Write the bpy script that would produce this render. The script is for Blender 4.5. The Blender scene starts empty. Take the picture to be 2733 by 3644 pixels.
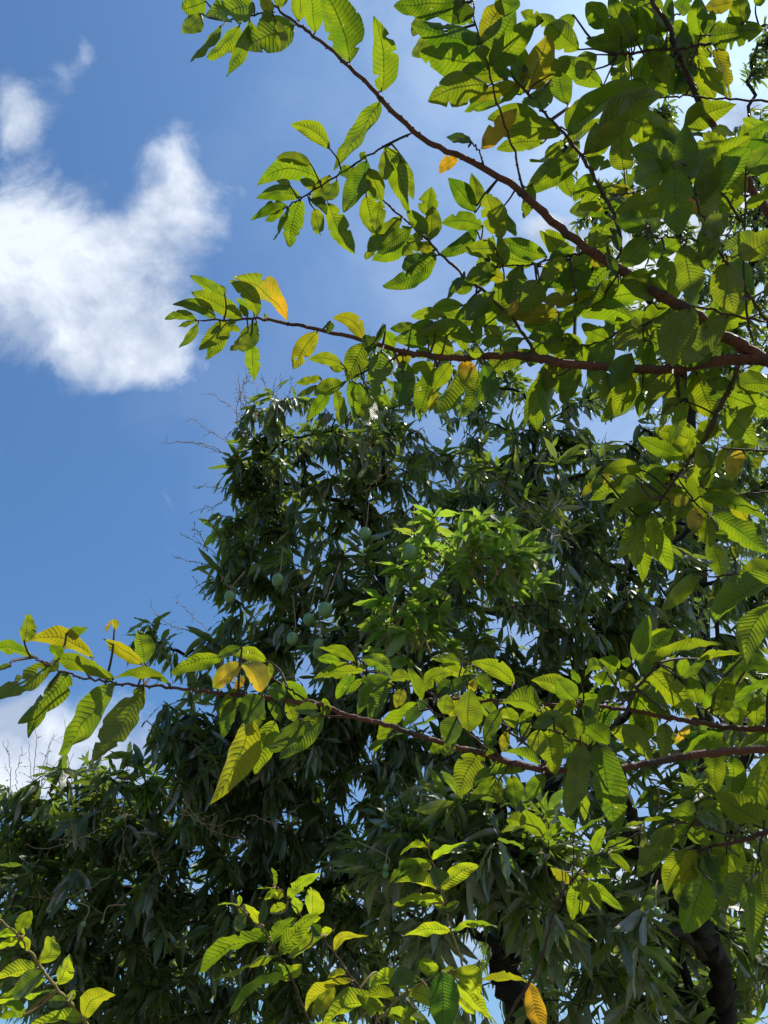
import bpy, math, random
import numpy as np
from mathutils import Vector, Matrix
R = math.radians
sc = bpy.context.scene
# ---------------------------------------------------------------- camera
W0, H0, FPX = 2733.0, 3644.0, 2741.0
PITCH = R(42.0)
CAM = np.array([0.0, 0.0, 1.6])
cam = bpy.data.cameras.new("camera")
cam.sensor_fit = 'VERTICAL'; cam.sensor_height = 36.0; cam.lens = FPX * 36.0 / H0
cam.clip_start = 0.05; cam.clip_end = 3000.0
camo = bpy.data.objects.new("camera", cam)
camo.location = CAM; camo.rotation_euler = (R(90) + PITCH, 0, 0)
sc.collection.objects.link(camo); sc.camera = camo
cp, sp = math.cos(PITCH), math.sin(PITCH)
RGT = np.array([1.0, 0, 0]); FWD = np.array([0, cp, sp]); UP = np.array([0, -sp, cp])
# ---------------------------------------------------------------- sun, sky, exposure
SUN_EL, SUN_AZ = R(63.0), R(78.0)          # azimuth from +Y towards +X
SUND = np.array([math.sin(SUN_AZ) * math.cos(SUN_EL), math.cos(SUN_AZ) * math.cos(SUN_EL), math.sin(SUN_EL)])
sl = bpy.data.lights.new("sun", 'SUN'); sl.energy = 5.0; sl.angle = R(0.53); sl.color = (1.0, 0.95, 0.87)
so = bpy.data.objects.new("sun", sl); so.location = (3, 3, 30)
so.rotation_euler = Vector(tuple(-SUND)).to_track_quat('-Z', 'Y').to_euler()
sc.collection.objects.link(so)
sc.view_settings.view_transform = 'Standard'; sc.view_settings.look = 'None'
sc.view_settings.exposure = 0.32; sc.view_settings.gamma = 1.0; sc.view_settings.use_curve_mapping = False
sc.cycles.max_bounces = 8; sc.cycles.transmission_bounces = 6; sc.cycles.diffuse_bounces = 4
sc.cycles.transparent_max_bounces = 12; sc.cycles.sample_clamp_indirect = 6.0
SKY = 0.12
w = bpy.data.worlds.new("World"); sc.world = w; w.use_nodes = True
nt = w.node_tree; nt.nodes.clear(); N = nt.nodes; Lk = nt.links
def wm(op, a, b=None, c=None):
    n = N.new('ShaderNodeMath'); n.operation = op
    for i, v in enumerate((a, b, c)):
        if v is None: continue
        if isinstance(v, (int, float)): n.inputs[i].default_value = v
        else: Lk.new(v, n.inputs[i])
    return n.outputs[0]
def wv(op, a, b=None, sc_=None):
    n = N.new('ShaderNodeVectorMath'); n.operation = op
    for i, v in enumerate((a, b)):
        if v is None: continue
        if isinstance(v, (tuple, list)): n.inputs[i].default_value = v
        else: Lk.new(v, n.inputs[i])
    if sc_ is not None: n.inputs['Scale'].default_value = sc_
    return n
tc = N.new('ShaderNodeTexCoord'); DIR = tc.outputs['Generated']
sky = N.new('ShaderNodeTexSky'); sky.sky_type = 'NISHITA'; sky.sun_disc = False
sky.sun_elevation = SUN_EL; sky.sun_rotation = SUN_AZ
sky.air_density = 1.15; sky.dust_density = 1.6; sky.ozone_density = 1.2; sky.altitude = 100
# cloud bank: soft masses around fixed compass directions of the sky, frayed by noise
f_ = wv('DOT_PRODUCT', DIR, tuple(FWD)).outputs['Value']
r_ = wv('DOT_PRODUCT', DIR, tuple(RGT)).outputs['Value']
u_ = wv('DOT_PRODUCT', DIR, tuple(UP)).outputs['Value']
fm = wm('MAXIMUM', f_, 0.05)
pa = wm('DIVIDE', r_, fm); pb = wm('DIVIDE', u_, fm)
cmb = N.new('ShaderNodeCombineXYZ'); Lk.new(pa, cmb.inputs[0]); Lk.new(pb, cmb.inputs[1])
warp = N.new('ShaderNodeTexNoise'); warp.inputs['Scale'].default_value = 5.0; warp.inputs['Detail'].default_value = 3
Lk.new(cmb.outputs[0], warp.inputs['Vector'])
wsub = wv('SUBTRACT', warp.outputs['Color'], (0.5, 0.5, 0.5)); wscl = wv('SCALE', wsub.outputs[0], None, 0.09)
P2 = wv('ADD', cmb.outputs[0], wscl.outputs[0]).outputs[0]
def pxab(x, y): return ((x - W0 / 2) / FPX, -(y - H0 / 2) / FPX)
CL = [(600,680,130,210,0,.9),(660,620,80,150,0,.45),(400,860,300,150,0,.85),(60,900,240,190,0,.95),(230,1110,340,180,0,1.0),(520,1230,150,130,0,.8),
      (330,1270,240,80,.2,.6),(150,650,100,130,0,.42),(90,410,105,105,0,.9),(30,310,80,80,0,.55),(210,190,55,100,0,.5),(300,150,35,60,0,.5),
      (60,2680,330,190,0,1.1),(300,2760,260,120,0,.6),(0,2500,150,60,0,.5),
      (2640,420,150,80,0,1.1),(2350,820,330,120,0,1.1),(1960,790,90,50,0,.8),(2150,980,330,110,0,1.0),(2650,700,200,110,0,1.0),
      (2200,1110,200,60,0,.7),(1500,3300,900,260,0,.8),(2500,3000,500,300,0,.75),(2600,2150,220,110,0,.7)]
tot = None
for (cx, cy, rx, ry, an, am) in CL:
    a0, b0 = pxab(cx, cy)
    d = wv('SUBTRACT', P2, (a0, b0, 0)); s = wv('MULTIPLY', d.outputs[0], (FPX / rx, FPX / ry, 0))
    l = wv('DOT_PRODUCT', s.outputs[0], s.outputs[0]).outputs['Value']
    g = wm('MULTIPLY', wm('EXPONENT', wm('MULTIPLY', l, -0.8)), am)
    tot = g if tot is None else wm('ADD', tot, g)
def noise(scale, detail, rough, vec, dist=0.0):
    n = N.new('ShaderNodeTexNoise'); n.inputs['Scale'].default_value = scale; n.inputs['Detail'].default_value = detail
    n.inputs['Roughness'].default_value = rough; n.inputs['Distortion'].default_value = dist; Lk.new(vec, n.inputs['Vector']); return n.outputs['Fac']
n1 = noise(8.5, 9, 0.62, P2, 0.25)
n2 = noise(2.6, 4, 0.5, P2)
val = wm('ADD', wm('MULTIPLY', wm('MINIMUM', tot, 1.3), 0.8), wm('MULTIPLY', wm('SUBTRACT', n1, 0.5), 1.9))
mr = N.new('ShaderNodeMapRange'); mr.interpolation_type = 'SMOOTHSTEP'; Lk.new(val, mr.inputs[0])
mr.inputs[1].default_value = 0.20; mr.inputs[2].default_value = 1.0
mask = wm('MULTIPLY', mr.outputs[0], wm('GREATER_THAN', f_, 0.06))
thin = N.new('ShaderNodeMapRange'); Lk.new(wm('ADD', wm('MULTIPLY', n2, 0.7), wm('MULTIPLY', pa, 0.9)), thin.inputs[0])
thin.inputs[1].default_value = 0.12; thin.inputs[2].default_value = 0.95; thin.inputs[3].default_value = 0.0; thin.inputs[4].default_value = 0.5
mask = wm('MAXIMUM', mask, thin.outputs[0])
shade = N.new('ShaderNodeMapRange'); Lk.new(noise(5.0, 6, 0.6, P2), shade.inputs[0])
shade.inputs[1].default_value = 0.42; shade.inputs[2].default_value = 0.58
cc = N.new('ShaderNodeMix'); cc.data_type = 'RGBA'; Lk.new(shade.outputs[0], cc.inputs[0])
k = 1.0 / SKY
cc.inputs[6].default_value = (0.36 * k, 0.44 * k, 0.59 * k, 1); cc.inputs[7].default_value = (0.72 * k, 0.78 * k, 0.87 * k, 1)
hs = wv('MULTIPLY', sky.outputs[0], (0.53, 0.81, 1.05))      # white balance of the sky
mx = N.new('ShaderNodeMix'); mx.data_type = 'RGBA'; Lk.new(mask, mx.inputs[0]); Lk.new(hs.outputs[0], mx.inputs[6]); Lk.new(cc.outputs[2], mx.inputs[7])
bg = N.new('ShaderNodeBackground'); bg.inputs['Strength'].default_value = SKY; Lk.new(mx.outputs[2], bg.inputs['Color'])
wo = N.new('ShaderNodeOutputWorld'); Lk.new(bg.outputs[0], wo.inputs['Surface'])
# ---- tracing tiles: origin and scale (photo pixels per tile pixel)
TILE = {'A':(500,0,.5425),'B':(1300,0,.4418),'C':(2000,0,.4418),'D':(1300,600,.4418),'E':(2000,600,.4418),
 'F':(550,900,.5425),'G':(1300,1000,.4418),'H':(2000,1200,.4418),'I':(2000,1700,.4418),'J':(0,2100,.4219),
 'K':(650,2200,.4219),'L':(1300,2150,.4418),'M':(2000,2150,.4418),'N':(2000,2750,.4418),'O':(0,3144,.3014),
 'P':(650,3000,.4219),'Q':(1300,2900,.4418),'S':(0,0,1.0),'V':(0,0,1.6474)}
# branches of the guava: id, kind, start distance m, end distance m, start/end radius (photo px), path
GB = [
('b1','branch',1.55,1.30,5,34,'A 800,-60 900,60 1020,150 1140,235 1370,430 1570,640;B 130,810 380,1050 600,1190 940,1340 1250,1550;D 1250,190 1400,320;E 0,490 200,640 330,730 530,850 760,1010 900,1080 1100,1190 1240,1310 1400,1400 1659,1540 1900,1640'),
('b2','branch',1.75,1.50,11,22,'C 690,-80 750,60 850,190 900,350 960,480 1010,600 1060,720 1130,860 1250,1050 1370,1230 1500,1440;E 1520,160 1640,330 1800,600 1960,900 2050,1300'),
('b4','branch',1.50,1.30,4,32,'F 275,440 500,442 680,432 870,460 1060,495 1360,570 1659,650;G 240,565 520,600 720,620 900,605 1100,600 1370,620 1600,665;H 640,262 900,250 1100,225 1300,190 1540,185 1900,230'),
('b5','branch',1.18,1.22,4,22,'J 280,565 450,650 560,700 760,750 980,785 1220,800 1450,820 1659,850;K 300,630 520,650 700,672 880,700 1100,712 1220,745 1400,820 1659,885;L 330,1020 520,1080 820,1170 1000,1220 1200,1285 1450,1330 1659,1352;M 230,1345 500,1320 700,1280 1000,1230 1250,1195 1500,1175 1800,1150 2100,1120'),
('b6','branch',1.50,1.36,6,16,'L 480,700 700,760 990,780 1150,790;M 290,825 480,850 700,880 900,925 1100,960 1350,990 1659,1003 2000,1020'),
('b7','branch',1.30,1.12,5,16,'N 1040,630 1180,600 1300,575 1450,545 1560,510 1659,465 1900,380'),
('t1','twig',1.45,1.43,4,7,'B 860,-60 880,150 930,350 990,550 1040,740 1110,960 1160,1110 1210,1270 1270,1530;D 1290,200'),
('t2','twig',1.50,1.40,6,11,'B 1080,480 1160,590 1240,680 1420,880 1540,1010 1659,1150;C 60,1140 150,1250 250,1400 330,1584;E 340,210 430,420 520,800'),
('t3','twig',1.50,1.46,4,6.5,'A 960,1360 1060,1295 1280,1160 1480,1030 1659,930;B 150,1180 385,1065'),
('t4','twig',1.48,1.38,4,10,'D 0,90 130,245 290,385 450,530 600,680 790,860 970,1000 1140,1160 1280,1340 1390,1540'),
('t5','twig',1.42,1.40,4,7,'D 1020,800 1220,780 1340,778 1480,740 1659,702;E 60,700 200,668'),
('t6','twig',1.42,1.31,5,15,'H 640,1480 760,1370 860,1230 930,1120 990,1030 1080,920 1170,790 1250,600 1340,430 1430,235'),
('t7','twig',1.36,1.38,4,5,'H 1190,1430 1130,1380 1060,1310 935,1130'),
('t8','twig',1.62,1.68,7,8,'C 440,440 600,420 760,395 870,400 1000,385 1190,350 1320,300 1500,240 1659,200'),
('t9','twig',1.62,1.60,4,7,'C 720,790 900,775 1030,770 1200,795 1400,797 1659,818 1900,830'),
('t10','twig',1.60,1.58,4,6,'C 1160,285 1115,300 1090,390 1020,550'),
('t11','twig',1.10,1.22,6,9,'E 1000,-60 1000,50 1060,230 1160,430 1240,610 1330,760 1450,920 1540,1060 1659,1270 1800,1500'),
('t12','twig',1.30,1.30,5,7,'C 1490,1300;E 1480,50 1470,450 1465,620 1470,900 1500,1200 1540,1400'),
('t13','twig',1.14,1.14,4,5,'E 690,560 800,550 980,560 1220,612'),
('t14','twig',1.26,1.28,5,7,'C 1100,1340 1160,1410 1300,1570;E 1440,400'),
('t15','twig',1.28,1.28,6,7,'E 1060,1105 1200,1140 1350,1180 1659,1240'),
('t16','twig',1.50,1.47,4,5,'A 560,130 740,100 890,80'),
('t17','twig',1.44,1.42,4,5,'B 860,1145 910,1200 960,1330'),
('t18','twig',1.48,1.42,4,6,'F 1150,905 1250,850 1380,780 1560,690 1659,660'),
('t19','twig',1.44,1.42,5,8,'E 0,1420 165,1425 360,1375 500,1300 700,1240 900,1110'),
('t20','twig',1.20,1.21,5,8,'K 880,580 960,640 1060,690 1130,715'),
('t21','twig',1.20,1.20,5,6,'K 1010,865 1180,840 1400,815'),
('t22','twig',1.22,1.20,5,7,'L 520,850 680,950 830,1040 960,1150 1160,1270'),
('t23','twig',1.24,1.21,5,9,'L 960,830 1080,950 1250,1090 1400,1220 1450,1310'),
('t24','twig',1.17,1.20,5,9,'L 1570,1030 1659,1090;M 180,1120 300,1200 430,1300'),
('t25','twig',1.44,1.40,7,10,'M 770,480 690,580 600,690 520,860 450,940 330,1040'),
('t26','twig',1.45,1.42,5,6,'M 370,550 440,670 500,810'),
('t27','twig',1.42,1.38,4,6,'M 450,520 600,680 720,780 870,885'),
('t28','twig',1.36,1.36,4,6,'M 1080,820 1200,880 1330,960'),
('t29','twig',1.15,1.14,4,6,'N 1050,412 1180,450 1430,535'),
('t30','twig',1.12,1.12,5,6,'N 1600,760 1590,640 1600,500'),
('t31','twig',1.20,1.15,4,7,'I 1070,772 1200,795 1320,790 1450,770 1659,725 1900,680'),
('t32','twig',1.34,1.30,4,6,'H 1110,1200 1200,1255 1300,1270 1500,1262 1800,1240'),
('t33','twig',1.38,1.30,4,7,'H 1250,890 1440,905 1659,920 1900,950'),
('t34','twig',1.48,1.44,4,6,'E 600,190 480,210 370,200'),
('t35','twig',1.48,1.38,4,6,'K 1260,690 1450,640 1560,450 1480,330'),
]
# shoots: each its own plant
GS = [
('s1','Q 480,190 520,320 560,430 600,600 640,740 690,930 740,1060 770,1160 800,1350 840,1700',1.32,1.40,3,7),
('s2','Q 760,1240 600,1280 440,1360 250,1500 80,1684 -60,1850',1.10,1.16,4,8),
('s3','P 400,480 540,610 640,700 720,800 830,970 910,1130 990,1320 1060,1526 1120,1750',1.20,1.28,3,7),
('s4','P 760,330 870,440 960,560 1060,680 1180,800 1290,940 1380,1080 1490,1230 1600,1420 1700,1600',1.36,1.42,3,7),
('s5','O -30,400 200,600 330,760 460,970 640,1200 800,1390 980,1620 1150,1850',1.15,1.22,5,10),
('s6','N 630,480 480,560 330,640 200,740 90,850 0,980;Q 1520,780 1450,1060 1300,1380 1120,1684 1020,1900',1.50,1.50,4,9),
('s6b','N 95,480 90,600 88,850',1.50,1.50,3,4),
('s6c','Q 1430,170 1445,350 1480,560 1515,760',1.50,1.50,3,4),
]
# leaves: base x,y  tip x,y  width  [bend]  [flags]   (tile pixels)
GL = {
'A':'''740,20 420,130 190 0 h/430,10 285,70 170 0 h/400,90 285,210 110/530,170 325,385 100/650,170 450,380 130/715,130 645,520 105/1010,165 620,335 210 0 h/880,130 940,330 80/870,100 795,120 70/860,75 800,0 80 0 y/905,50 930,-60 90/1040,140 1045,-60 110/1145,215 1140,-50 135/1375,405 1220,-60 230 .06 h/1570,670 1280,1100 165/1240,975 1005,830 110 .14/1185,1190 810,1200 130 .2/1120,1080 900,1040 60/1050,1290 770,1300 90 .1/1150,1230 1050,1180 60/980,1215 900,1190 50/960,1350 725,1435 60 .06/940,1370 820,1440 30/965,1365 930,1600 65/1050,1310 1020,1610 130 .1 h/1140,1370 1190,1560 90/1290,1180 1180,1340 110/1240,1150 1130,1330 80/1110,1310 1220,1400 80 0 G/1230,1330 1400,1650 130 .05 h/1485,1050 1370,1400 180/1400,1110 1300,1140 80/1450,1050 1470,1000 50/1500,1110 1560,1300 130/1480,1280 1560,1540 130/1600,1540 1490,1650 100''',
'B':'''130,740 90,180 210 .08 h/160,1195 345,1700 175 -.06/160,1180 190,1500 140/280,1290 390,1590 110/800,20 240,20 100/520,40 390,280 120/500,250 400,470 150/930,350 420,260 220 0 h/980,520 470,470 230 0 h/990,690 530,800 240 .08 h/800,10 740,160 170 0 G/870,180 600,120 90/940,340 1110,-30 200 0 y/1050,-20 1240,60 160/1000,520 1200,110 240/1010,530 1340,190 200/1430,170 1245,120 100 0 h/1725,400 1410,130 190 0 h/1310,720 1480,290 240 0 y/1290,700 1180,470 120/1240,690 1000,960 90/1230,680 890,770 80 0 y/1500,640 1280,960 190 0 h/930,1200 1190,890 125 0 R/850,1140 680,1050 110 0 G/740,1270 600,1390 95 .1 b/1575,1080 1140,1080 150 .1/1720,1280 1290,1570 190 .05/1340,1480 1285,1760 105/1600,1130 1460,1290 90/1180,590 1010,560 110/930,350 820,250 80/1000,520 760,580 90/1500,600 1640,480 130/1000,400 860,420 90''',
'C':'''350,230 200,60 160/330,310 200,310 60/560,340 195,350 130/560,330 390,0 160/600,70 490,-40 110/640,200 460,60 140/850,250 600,100 160/830,350 640,350 130/720,300 640,60 120/480,300 330,180 130/1050,360 900,200 120/1115,280 1090,-20 150/1150,290 1210,120 90/1390,10 1150,70 120 0 y/1450,200 1430,-20 160/1180,290 1580,240 220 0 h/1240,390 1350,800 210 0 yh/1110,560 1310,790 140 -.1/1080,430 1200,780 150/1010,470 1060,620 90/700,420 860,690 110/800,420 880,600 100/680,430 630,700 150/560,640 700,740 90/500,500 470,760 110/940,540 950,750 150/520,370 380,520 140/280,440 130,560 150/330,690 -50,500 160/250,560 60,560 130/400,540 490,690 100/50,1085 580,690 140 -.1/170,1240 725,760 185 -.13/190,1240 560,900 150/410,905 870,1240 240 -.08/500,1370 480,1080 180/200,1270 400,1360 120 0 h/250,1410 90,1600 120/980,1010 1350,860 200 -.05/1200,1110 1440,1040 140 0 G/1200,1120 980,1060 60 0 G/1230,1220 1370,1160 130/1030,1440 990,1060 220 -.05/1040,1430 1230,1180 170/900,1330 560,1205 230 .08/880,1330 530,1500 210/900,1330 850,1150 80/900,1330 930,1880 260 0/1150,1380 1180,1900 220/1500,1390 1680,1200 220/1480,1540 1320,1370 170/100,130 -60,260 120/760,120 700,-40 130/950,120 1000,-30 140/1560,40 1640,-60 90''',
'E':'''580,205 380,150 90 0 y/350,150 150,330 170 0 h/340,310 230,330 60 0 y/600,360 330,370 120/680,480 405,430 170 .1/690,560 490,770 190/380,550 470,650 90 0 G/350,680 430,860 90 0 G/760,150 690,540 200/1110,330 945,260 140 0 R/1150,540 1350,365 190/1180,430 1160,800 170/960,585 690,700 140/1320,690 1385,1165 230/980,610 1050,1080 230 0 h/800,700 860,980 140/1220,640 1070,740 80/880,1040 480,900 230 .08 h/440,850 390,1055 90/590,1225 70,1180 190 .15/870,1100 640,1250 170/1030,1120 875,1640 260 .05/1340,1190 940,1570 220/740,1230 370,1455 200/370,1370 150,1250 110/330,1050 30,1060 110 .05 y/110,1120 -20,1300 110/160,1430 -60,1380 130/170,1420 240,1560 110/165,1430 0,1490 90/210,690 340,800 90 0 y/390,540 270,620 70/1480,310 1630,210 90/1620,580 1250,600 110 0 h''',
'D':'''30,0 130,260 130/120,260 100,540 120/525,575 540,310 140/500,380 510,165 160 0 h/500,520 350,360 110/440,535 80,745 145/370,470 80,680 150/290,395 10,720 120/440,500 310,700 130/550,660 410,620 100 0 y/570,690 170,940 150 -.12/500,690 270,820 125 0 h/900,500 600,680 110 -.1/890,350 690,115 150/900,300 860,50 120/1100,560 980,220 190 0 h/1090,330 1190,565 100/950,470 630,440 140 .1/1050,640 820,650 130/1130,775 1070,560 90/1110,770 1010,680 80/1055,790 810,890 150/1000,560 950,760 140/800,880 640,1010 80 0 G/880,900 690,980 120/1040,800 960,890 100/1230,790 1160,1100 190/1400,905 1250,1140 220/1120,890 1000,850 90 0 y/1480,730 1680,640 100/1410,900 1610,740 140/1700,1060 1420,1060 120 0 y/1560,1160 1195,1180 150 0 y/1560,1260 1290,1260 160/1600,1330 1290,1350 150/1040,1000 790,1210 160/1000,1080 730,1200 130/930,1150 790,1260 90/1080,1110 920,1260 160/890,1210 920,1400 90/790,1100 540,1120 100/740,1210 590,1150 80/650,1200 390,1190 90 .1/540,1230 370,1280 80/390,1260 200,1290 80/230,1445 150,1300 110/160,1260 90,1370 50 0 G/0,1370 90,1450 110 0 G/890,1400 430,1310 150 .12/700,1540 510,1340 150/510,1390 260,1370 140/960,1270 1100,1400 120/1280,1370 1090,1500 80/1720,1390 1390,1430 170/1100,1380 920,1400 100/1230,1440 1080,1400 80/950,1480 820,1470 90/1700,1100 1550,1300 150/1430,960 1840,920 120 -.1/1190,1200 1060,1190 100/1220,1060 1160,1180 70 0 b''',
'F':'''275,438 85,410 55 .1/280,442 150,455 20/290,450 200,625 65/405,435 165,315 80 .12/575,425 320,255 105/470,300 290,155 85/610,420 570,340 50/460,270 425,210 40/490,470 315,620 120/480,480 370,705 90/430,480 370,530 50/500,490 560,510 40/675,415 510,185 100 .15/645,370 545,300 38/870,442 560,165 120 .12 o/670,455 570,640 115/640,610 670,820 115/610,520 520,660 100/720,400 750,450 30/1070,515 920,740 120 .05 y/1370,575 1185,430 100 .22 y/1150,450 1140,520 50 0 G/1380,540 1420,640 70 0 G/1440,590 1510,470 38 0 G/1375,590 1260,840 150/1230,730 1020,700 80 .1/1240,850 1035,910 100/1090,820 930,850 50/1060,870 950,950 50/1150,905 1000,1090 85/1190,900 1245,1135 85/1280,840 1310,1100 110/1490,640 1440,940 150 0 h/1400,900 1380,1165 130/1240,760 1150,740 70/1330,860 1340,980 90/1480,930 1530,990 60/1340,740 1400,720 50/500,440 520,480 50''',
'G':'''280,575 330,680 130 0 y/300,640 320,1030 160/300,720 280,820 100 0 G/555,690 430,1090 170/690,660 550,860 130/560,680 330,720 100/560,850 520,1040 90 0 y/790,640 890,900 150 0 o/960,640 1000,970 140/1500,670 1440,880 150/1659,560 1590,980 150/160,900 150,1000 80/720,640 780,560 60/400,600 520,560 90/1180,620 1100,560 90''',
'H':'''560,130 400,400 190/715,30 590,460 150/540,280 430,620 170/355,20 230,390 190/165,90 -60,420 160/320,260 340,490 130 0/780,300 660,420 110/890,300 670,580 140/930,290 600,600 80/640,440 620,640 90/980,330 810,470 130/1080,280 1215,640 225 0/930,540 665,755 110/950,500 780,610 110/1000,520 870,860 150/1000,410 920,480 110/1360,380 1165,345 110/1310,470 1190,420 130/1290,270 1150,290 90/1370,410 1700,400 180 -.1/1330,470 1680,600 200 0 h/1310,580 1560,860 200 0 h/1300,740 1080,800 120/1240,680 1090,830 150/1130,1210 1100,860 120/1200,1060 1160,860 110 0 G/1230,1060 1280,900 80 0 y/1440,915 1320,1130 145 0 Y/1330,880 1540,860 80/1620,960 1540,1060 80/1010,1020 1000,880 60/990,1000 1060,800 90/1110,1200 1220,1030 120/990,1030 820,1080 90/870,1100 640,1090 120/640,1070 330,1090 130 .1/600,1120 220,1290 110/400,1120 125,1230 80 0 y/330,1120 240,1230 70 0 G/610,1150 480,1200 110 0 G/650,1180 380,1200 160/770,1300 360,1430 150 .1/740,1390 560,1370 110/720,1400 560,1500 90/720,1430 770,1780 110 0 h/640,1440 470,1790 130/800,1290 950,1310 90 0 y/900,150 1150,170 150/740,80 680,220 90 0 y''',
'I':'''1050,170 850,350 145/1075,240 1060,455 115 0 Y/1180,300 1190,560 160/1190,490 1290,800 150/1190,285 1630,590 200 -.04/1250,430 1330,520 80/1110,150 1640,250 130 -.08/1180,90 1390,40 110/1400,190 1480,330 130 0 y/870,200 780,320 90/840,340 880,480 100/700,290 560,420 80/620,330 600,500 90/1070,775 845,1060 110/1720,700 1400,850 200 0 h/1760,800 1250,1160 220 .1/1730,1000 1500,1500 180 .14/980,230 930,130 110 0 y/1250,60 1420,150 90/700,120 450,200 150/1350,560 1420,640 70''',
'M':'''590,460 690,105 140/650,580 890,240 150 -.1/740,480 1215,265 140 -.1/730,280 820,180 100/450,530 300,430 110 .15/330,520 150,560 110 .28/440,640 260,590 110/150,640 75,530 60/400,670 290,790 90/450,680 370,780 110/130,760 290,720 90/290,760 180,920 110 0 G/300,860 250,960 100/115,780 -40,600 170/120,790 0,880 100/710,550 1075,880 190 0 h/640,690 850,870 170/580,700 660,960 100/560,700 470,520 110/400,1010 745,1255 195 -.1/830,960 810,1240 130/1060,900 970,890 50 0 Y/1030,970 910,1130 80 0 Y/1290,1010 1020,1190 150/1260,900 1330,530 160 0 h/1270,640 1175,720 90/1100,800 1050,560 125/950,590 1000,430 90/960,590 1190,400 95/1110,440 1420,390 90 -.1/1700,540 1265,500 150 .15/1700,620 1370,760 100/1500,500 1380,640 100/1490,400 1520,500 40 0 G/1560,970 1550,740 150/1659,900 1600,800 100/1350,830 1400,950 100/1680,1080 1350,1110 110/150,1110 100,1720 165/150,1070 0,900 160/380,1140 190,960 170/300,1130 440,1840 250 0/150,1400 190,1720 90/1690,1200 1440,1700 185 -.05/1370,1230 1350,1590 120/560,480 480,460 80''',
'N':'''1060,410 850,290 180 .2/1050,415 700,720 165 .05/900,430 620,790 170/1000,440 1190,570 130/1000,500 960,600 100/880,610 720,720 80/1090,620 850,970 155 .15/1100,640 940,890 165 0 y/960,850 990,1090 130/1180,650 1050,1230 165/1190,650 1220,820 110/1200,620 1300,740 110/1590,710 1260,1010 165 -.1/1190,860 1400,1120 100 0 G/1480,830 1340,1040 180/1480,880 1540,1480 160/1600,760 1670,1130 200/1090,290 1200,210 70/1130,280 1270,320 40/1070,330 1250,420 100 0 G''',
'Z':'''660,400 505,380 50/660,390 820,370 50/110,480 335,345 60 -.1/95,480 -20,340 90/255,650 355,440 60/330,630 600,580 80/340,620 520,510 70/370,650 555,800 80 -.1/160,780 240,670 80/250,680 270,830 90/110,850 400,870 70 -.1/200,870 495,1050 110/220,880 310,1080 75/190,880 170,1130 80/140,880 90,1150 110/0,790 50,890 60 0 y/160,720 410,730 110''',
'J':'''205,440 270,222 140/280,565 -80,510 130 .15/790,570 245,450 170 .2 y/500,580 430,460 110/560,370 730,320 90/420,620 -40,925 185/955,755 515,540 160 .08/575,705 290,1080 195 0 h/400,900 235,1185 100/980,780 580,1375 200 .03/1215,815 860,1450 220 0 h/1200,625 960,400 140 0 y/1220,620 1160,345 180/965,335 975,240 60 0 y/890,350 940,260 35 0 b/1430,790 1010,665 125 .15/1210,760 1150,680 90 0 y/1420,790 1270,740 50/420,690 490,600 60 0 G/90,640 -30,670 50 0 G''',
'K':'''335,330 -80,450 130 .1/500,380 255,575 150 0 YG/655,625 520,380 190 .12 Y/710,360 440,270 120 .1/500,250 300,320 80 0 G/720,380 750,500 60/440,610 510,480 75 0 R/480,600 320,840 130/440,670 330,1000 110/570,830 385,1450 240 -.04 y/680,660 520,880 190 0 G/870,680 700,600 140 .15/680,760 600,920 100/1050,680 850,540 150/720,700 830,850 90/880,710 950,860 130/780,870 610,1300 180/1000,850 790,1200 180 0 G/1180,800 830,1180 200/1140,770 950,770 90 0 G/1210,820 1200,680 90/1455,370 1180,230 120 .15/1330,370 1145,345 80 .05/1540,450 1130,450 110/1440,470 1300,680 100/1500,330 1770,510 130 -.15/1780,560 1390,620 130 .15/1570,520 1510,770 120/1700,580 1560,830 130''',
'L':'''200,600 -30,620 100/180,620 50,900 130/370,600 195,610 110 .1/300,680 250,830 100 0 y/450,780 340,540 90/450,700 700,560 150 -.2/780,480 540,440 90 .1/600,490 830,540 100/870,500 770,560 50/1200,640 875,450 140 .12/1010,720 870,540 120/820,640 890,690 100 0 y/580,750 900,555 90 0 G/700,620 580,740 100 0 G/640,890 660,730 130/740,720 700,920 120 0 y/830,1030 850,690 220/1050,750 940,730 50/1400,860 1060,720 230 .1/1700,760 1360,600 150 .1/1500,900 1659,780 130/420,800 35,1080 105/520,760 290,960 95 0 G/600,900 40,1130 100/740,910 650,1130 165 0 G/620,1110 510,1190 95/720,1120 620,1210 90/1090,850 950,1130 160/1130,830 1190,990 130/1140,1020 1110,1160 80 0 y/1360,860 1210,960 110/1520,920 1360,980 90 0 G/1620,1020 1370,880 130 .1/1480,1010 1530,1310 200/1400,1010 1400,1200 160/1410,1300 1115,1190 110 .15/950,1170 755,1540 210 .08/1060,1180 970,1200 60/1280,1330 1010,1320 90/1010,1330 850,1440 90/1040,1390 840,1584 110/1080,1410 1050,1600 100/1180,1380 1230,1620 130/1440,1370 1300,1560 120/1330,960 1260,1060 90''',
'Q1':'''500,265 280,275 62 .2/535,375 805,240 75 -.1/535,375 290,470 68 .3/540,430 330,460 90 .1/590,610 250,500 110 .1/480,450 205,550 90 .25/600,575 560,430 120 0 G/610,610 905,420 90 -.1/630,730 242,705 105 .25/520,735 400,690 45/650,770 750,700 50 0 G/660,790 575,740 40 0 G/690,945 328,990 110 .15/710,935 1022,800 85 -.15/500,230 460,155 14/500,230 520,190 14''',
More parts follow.
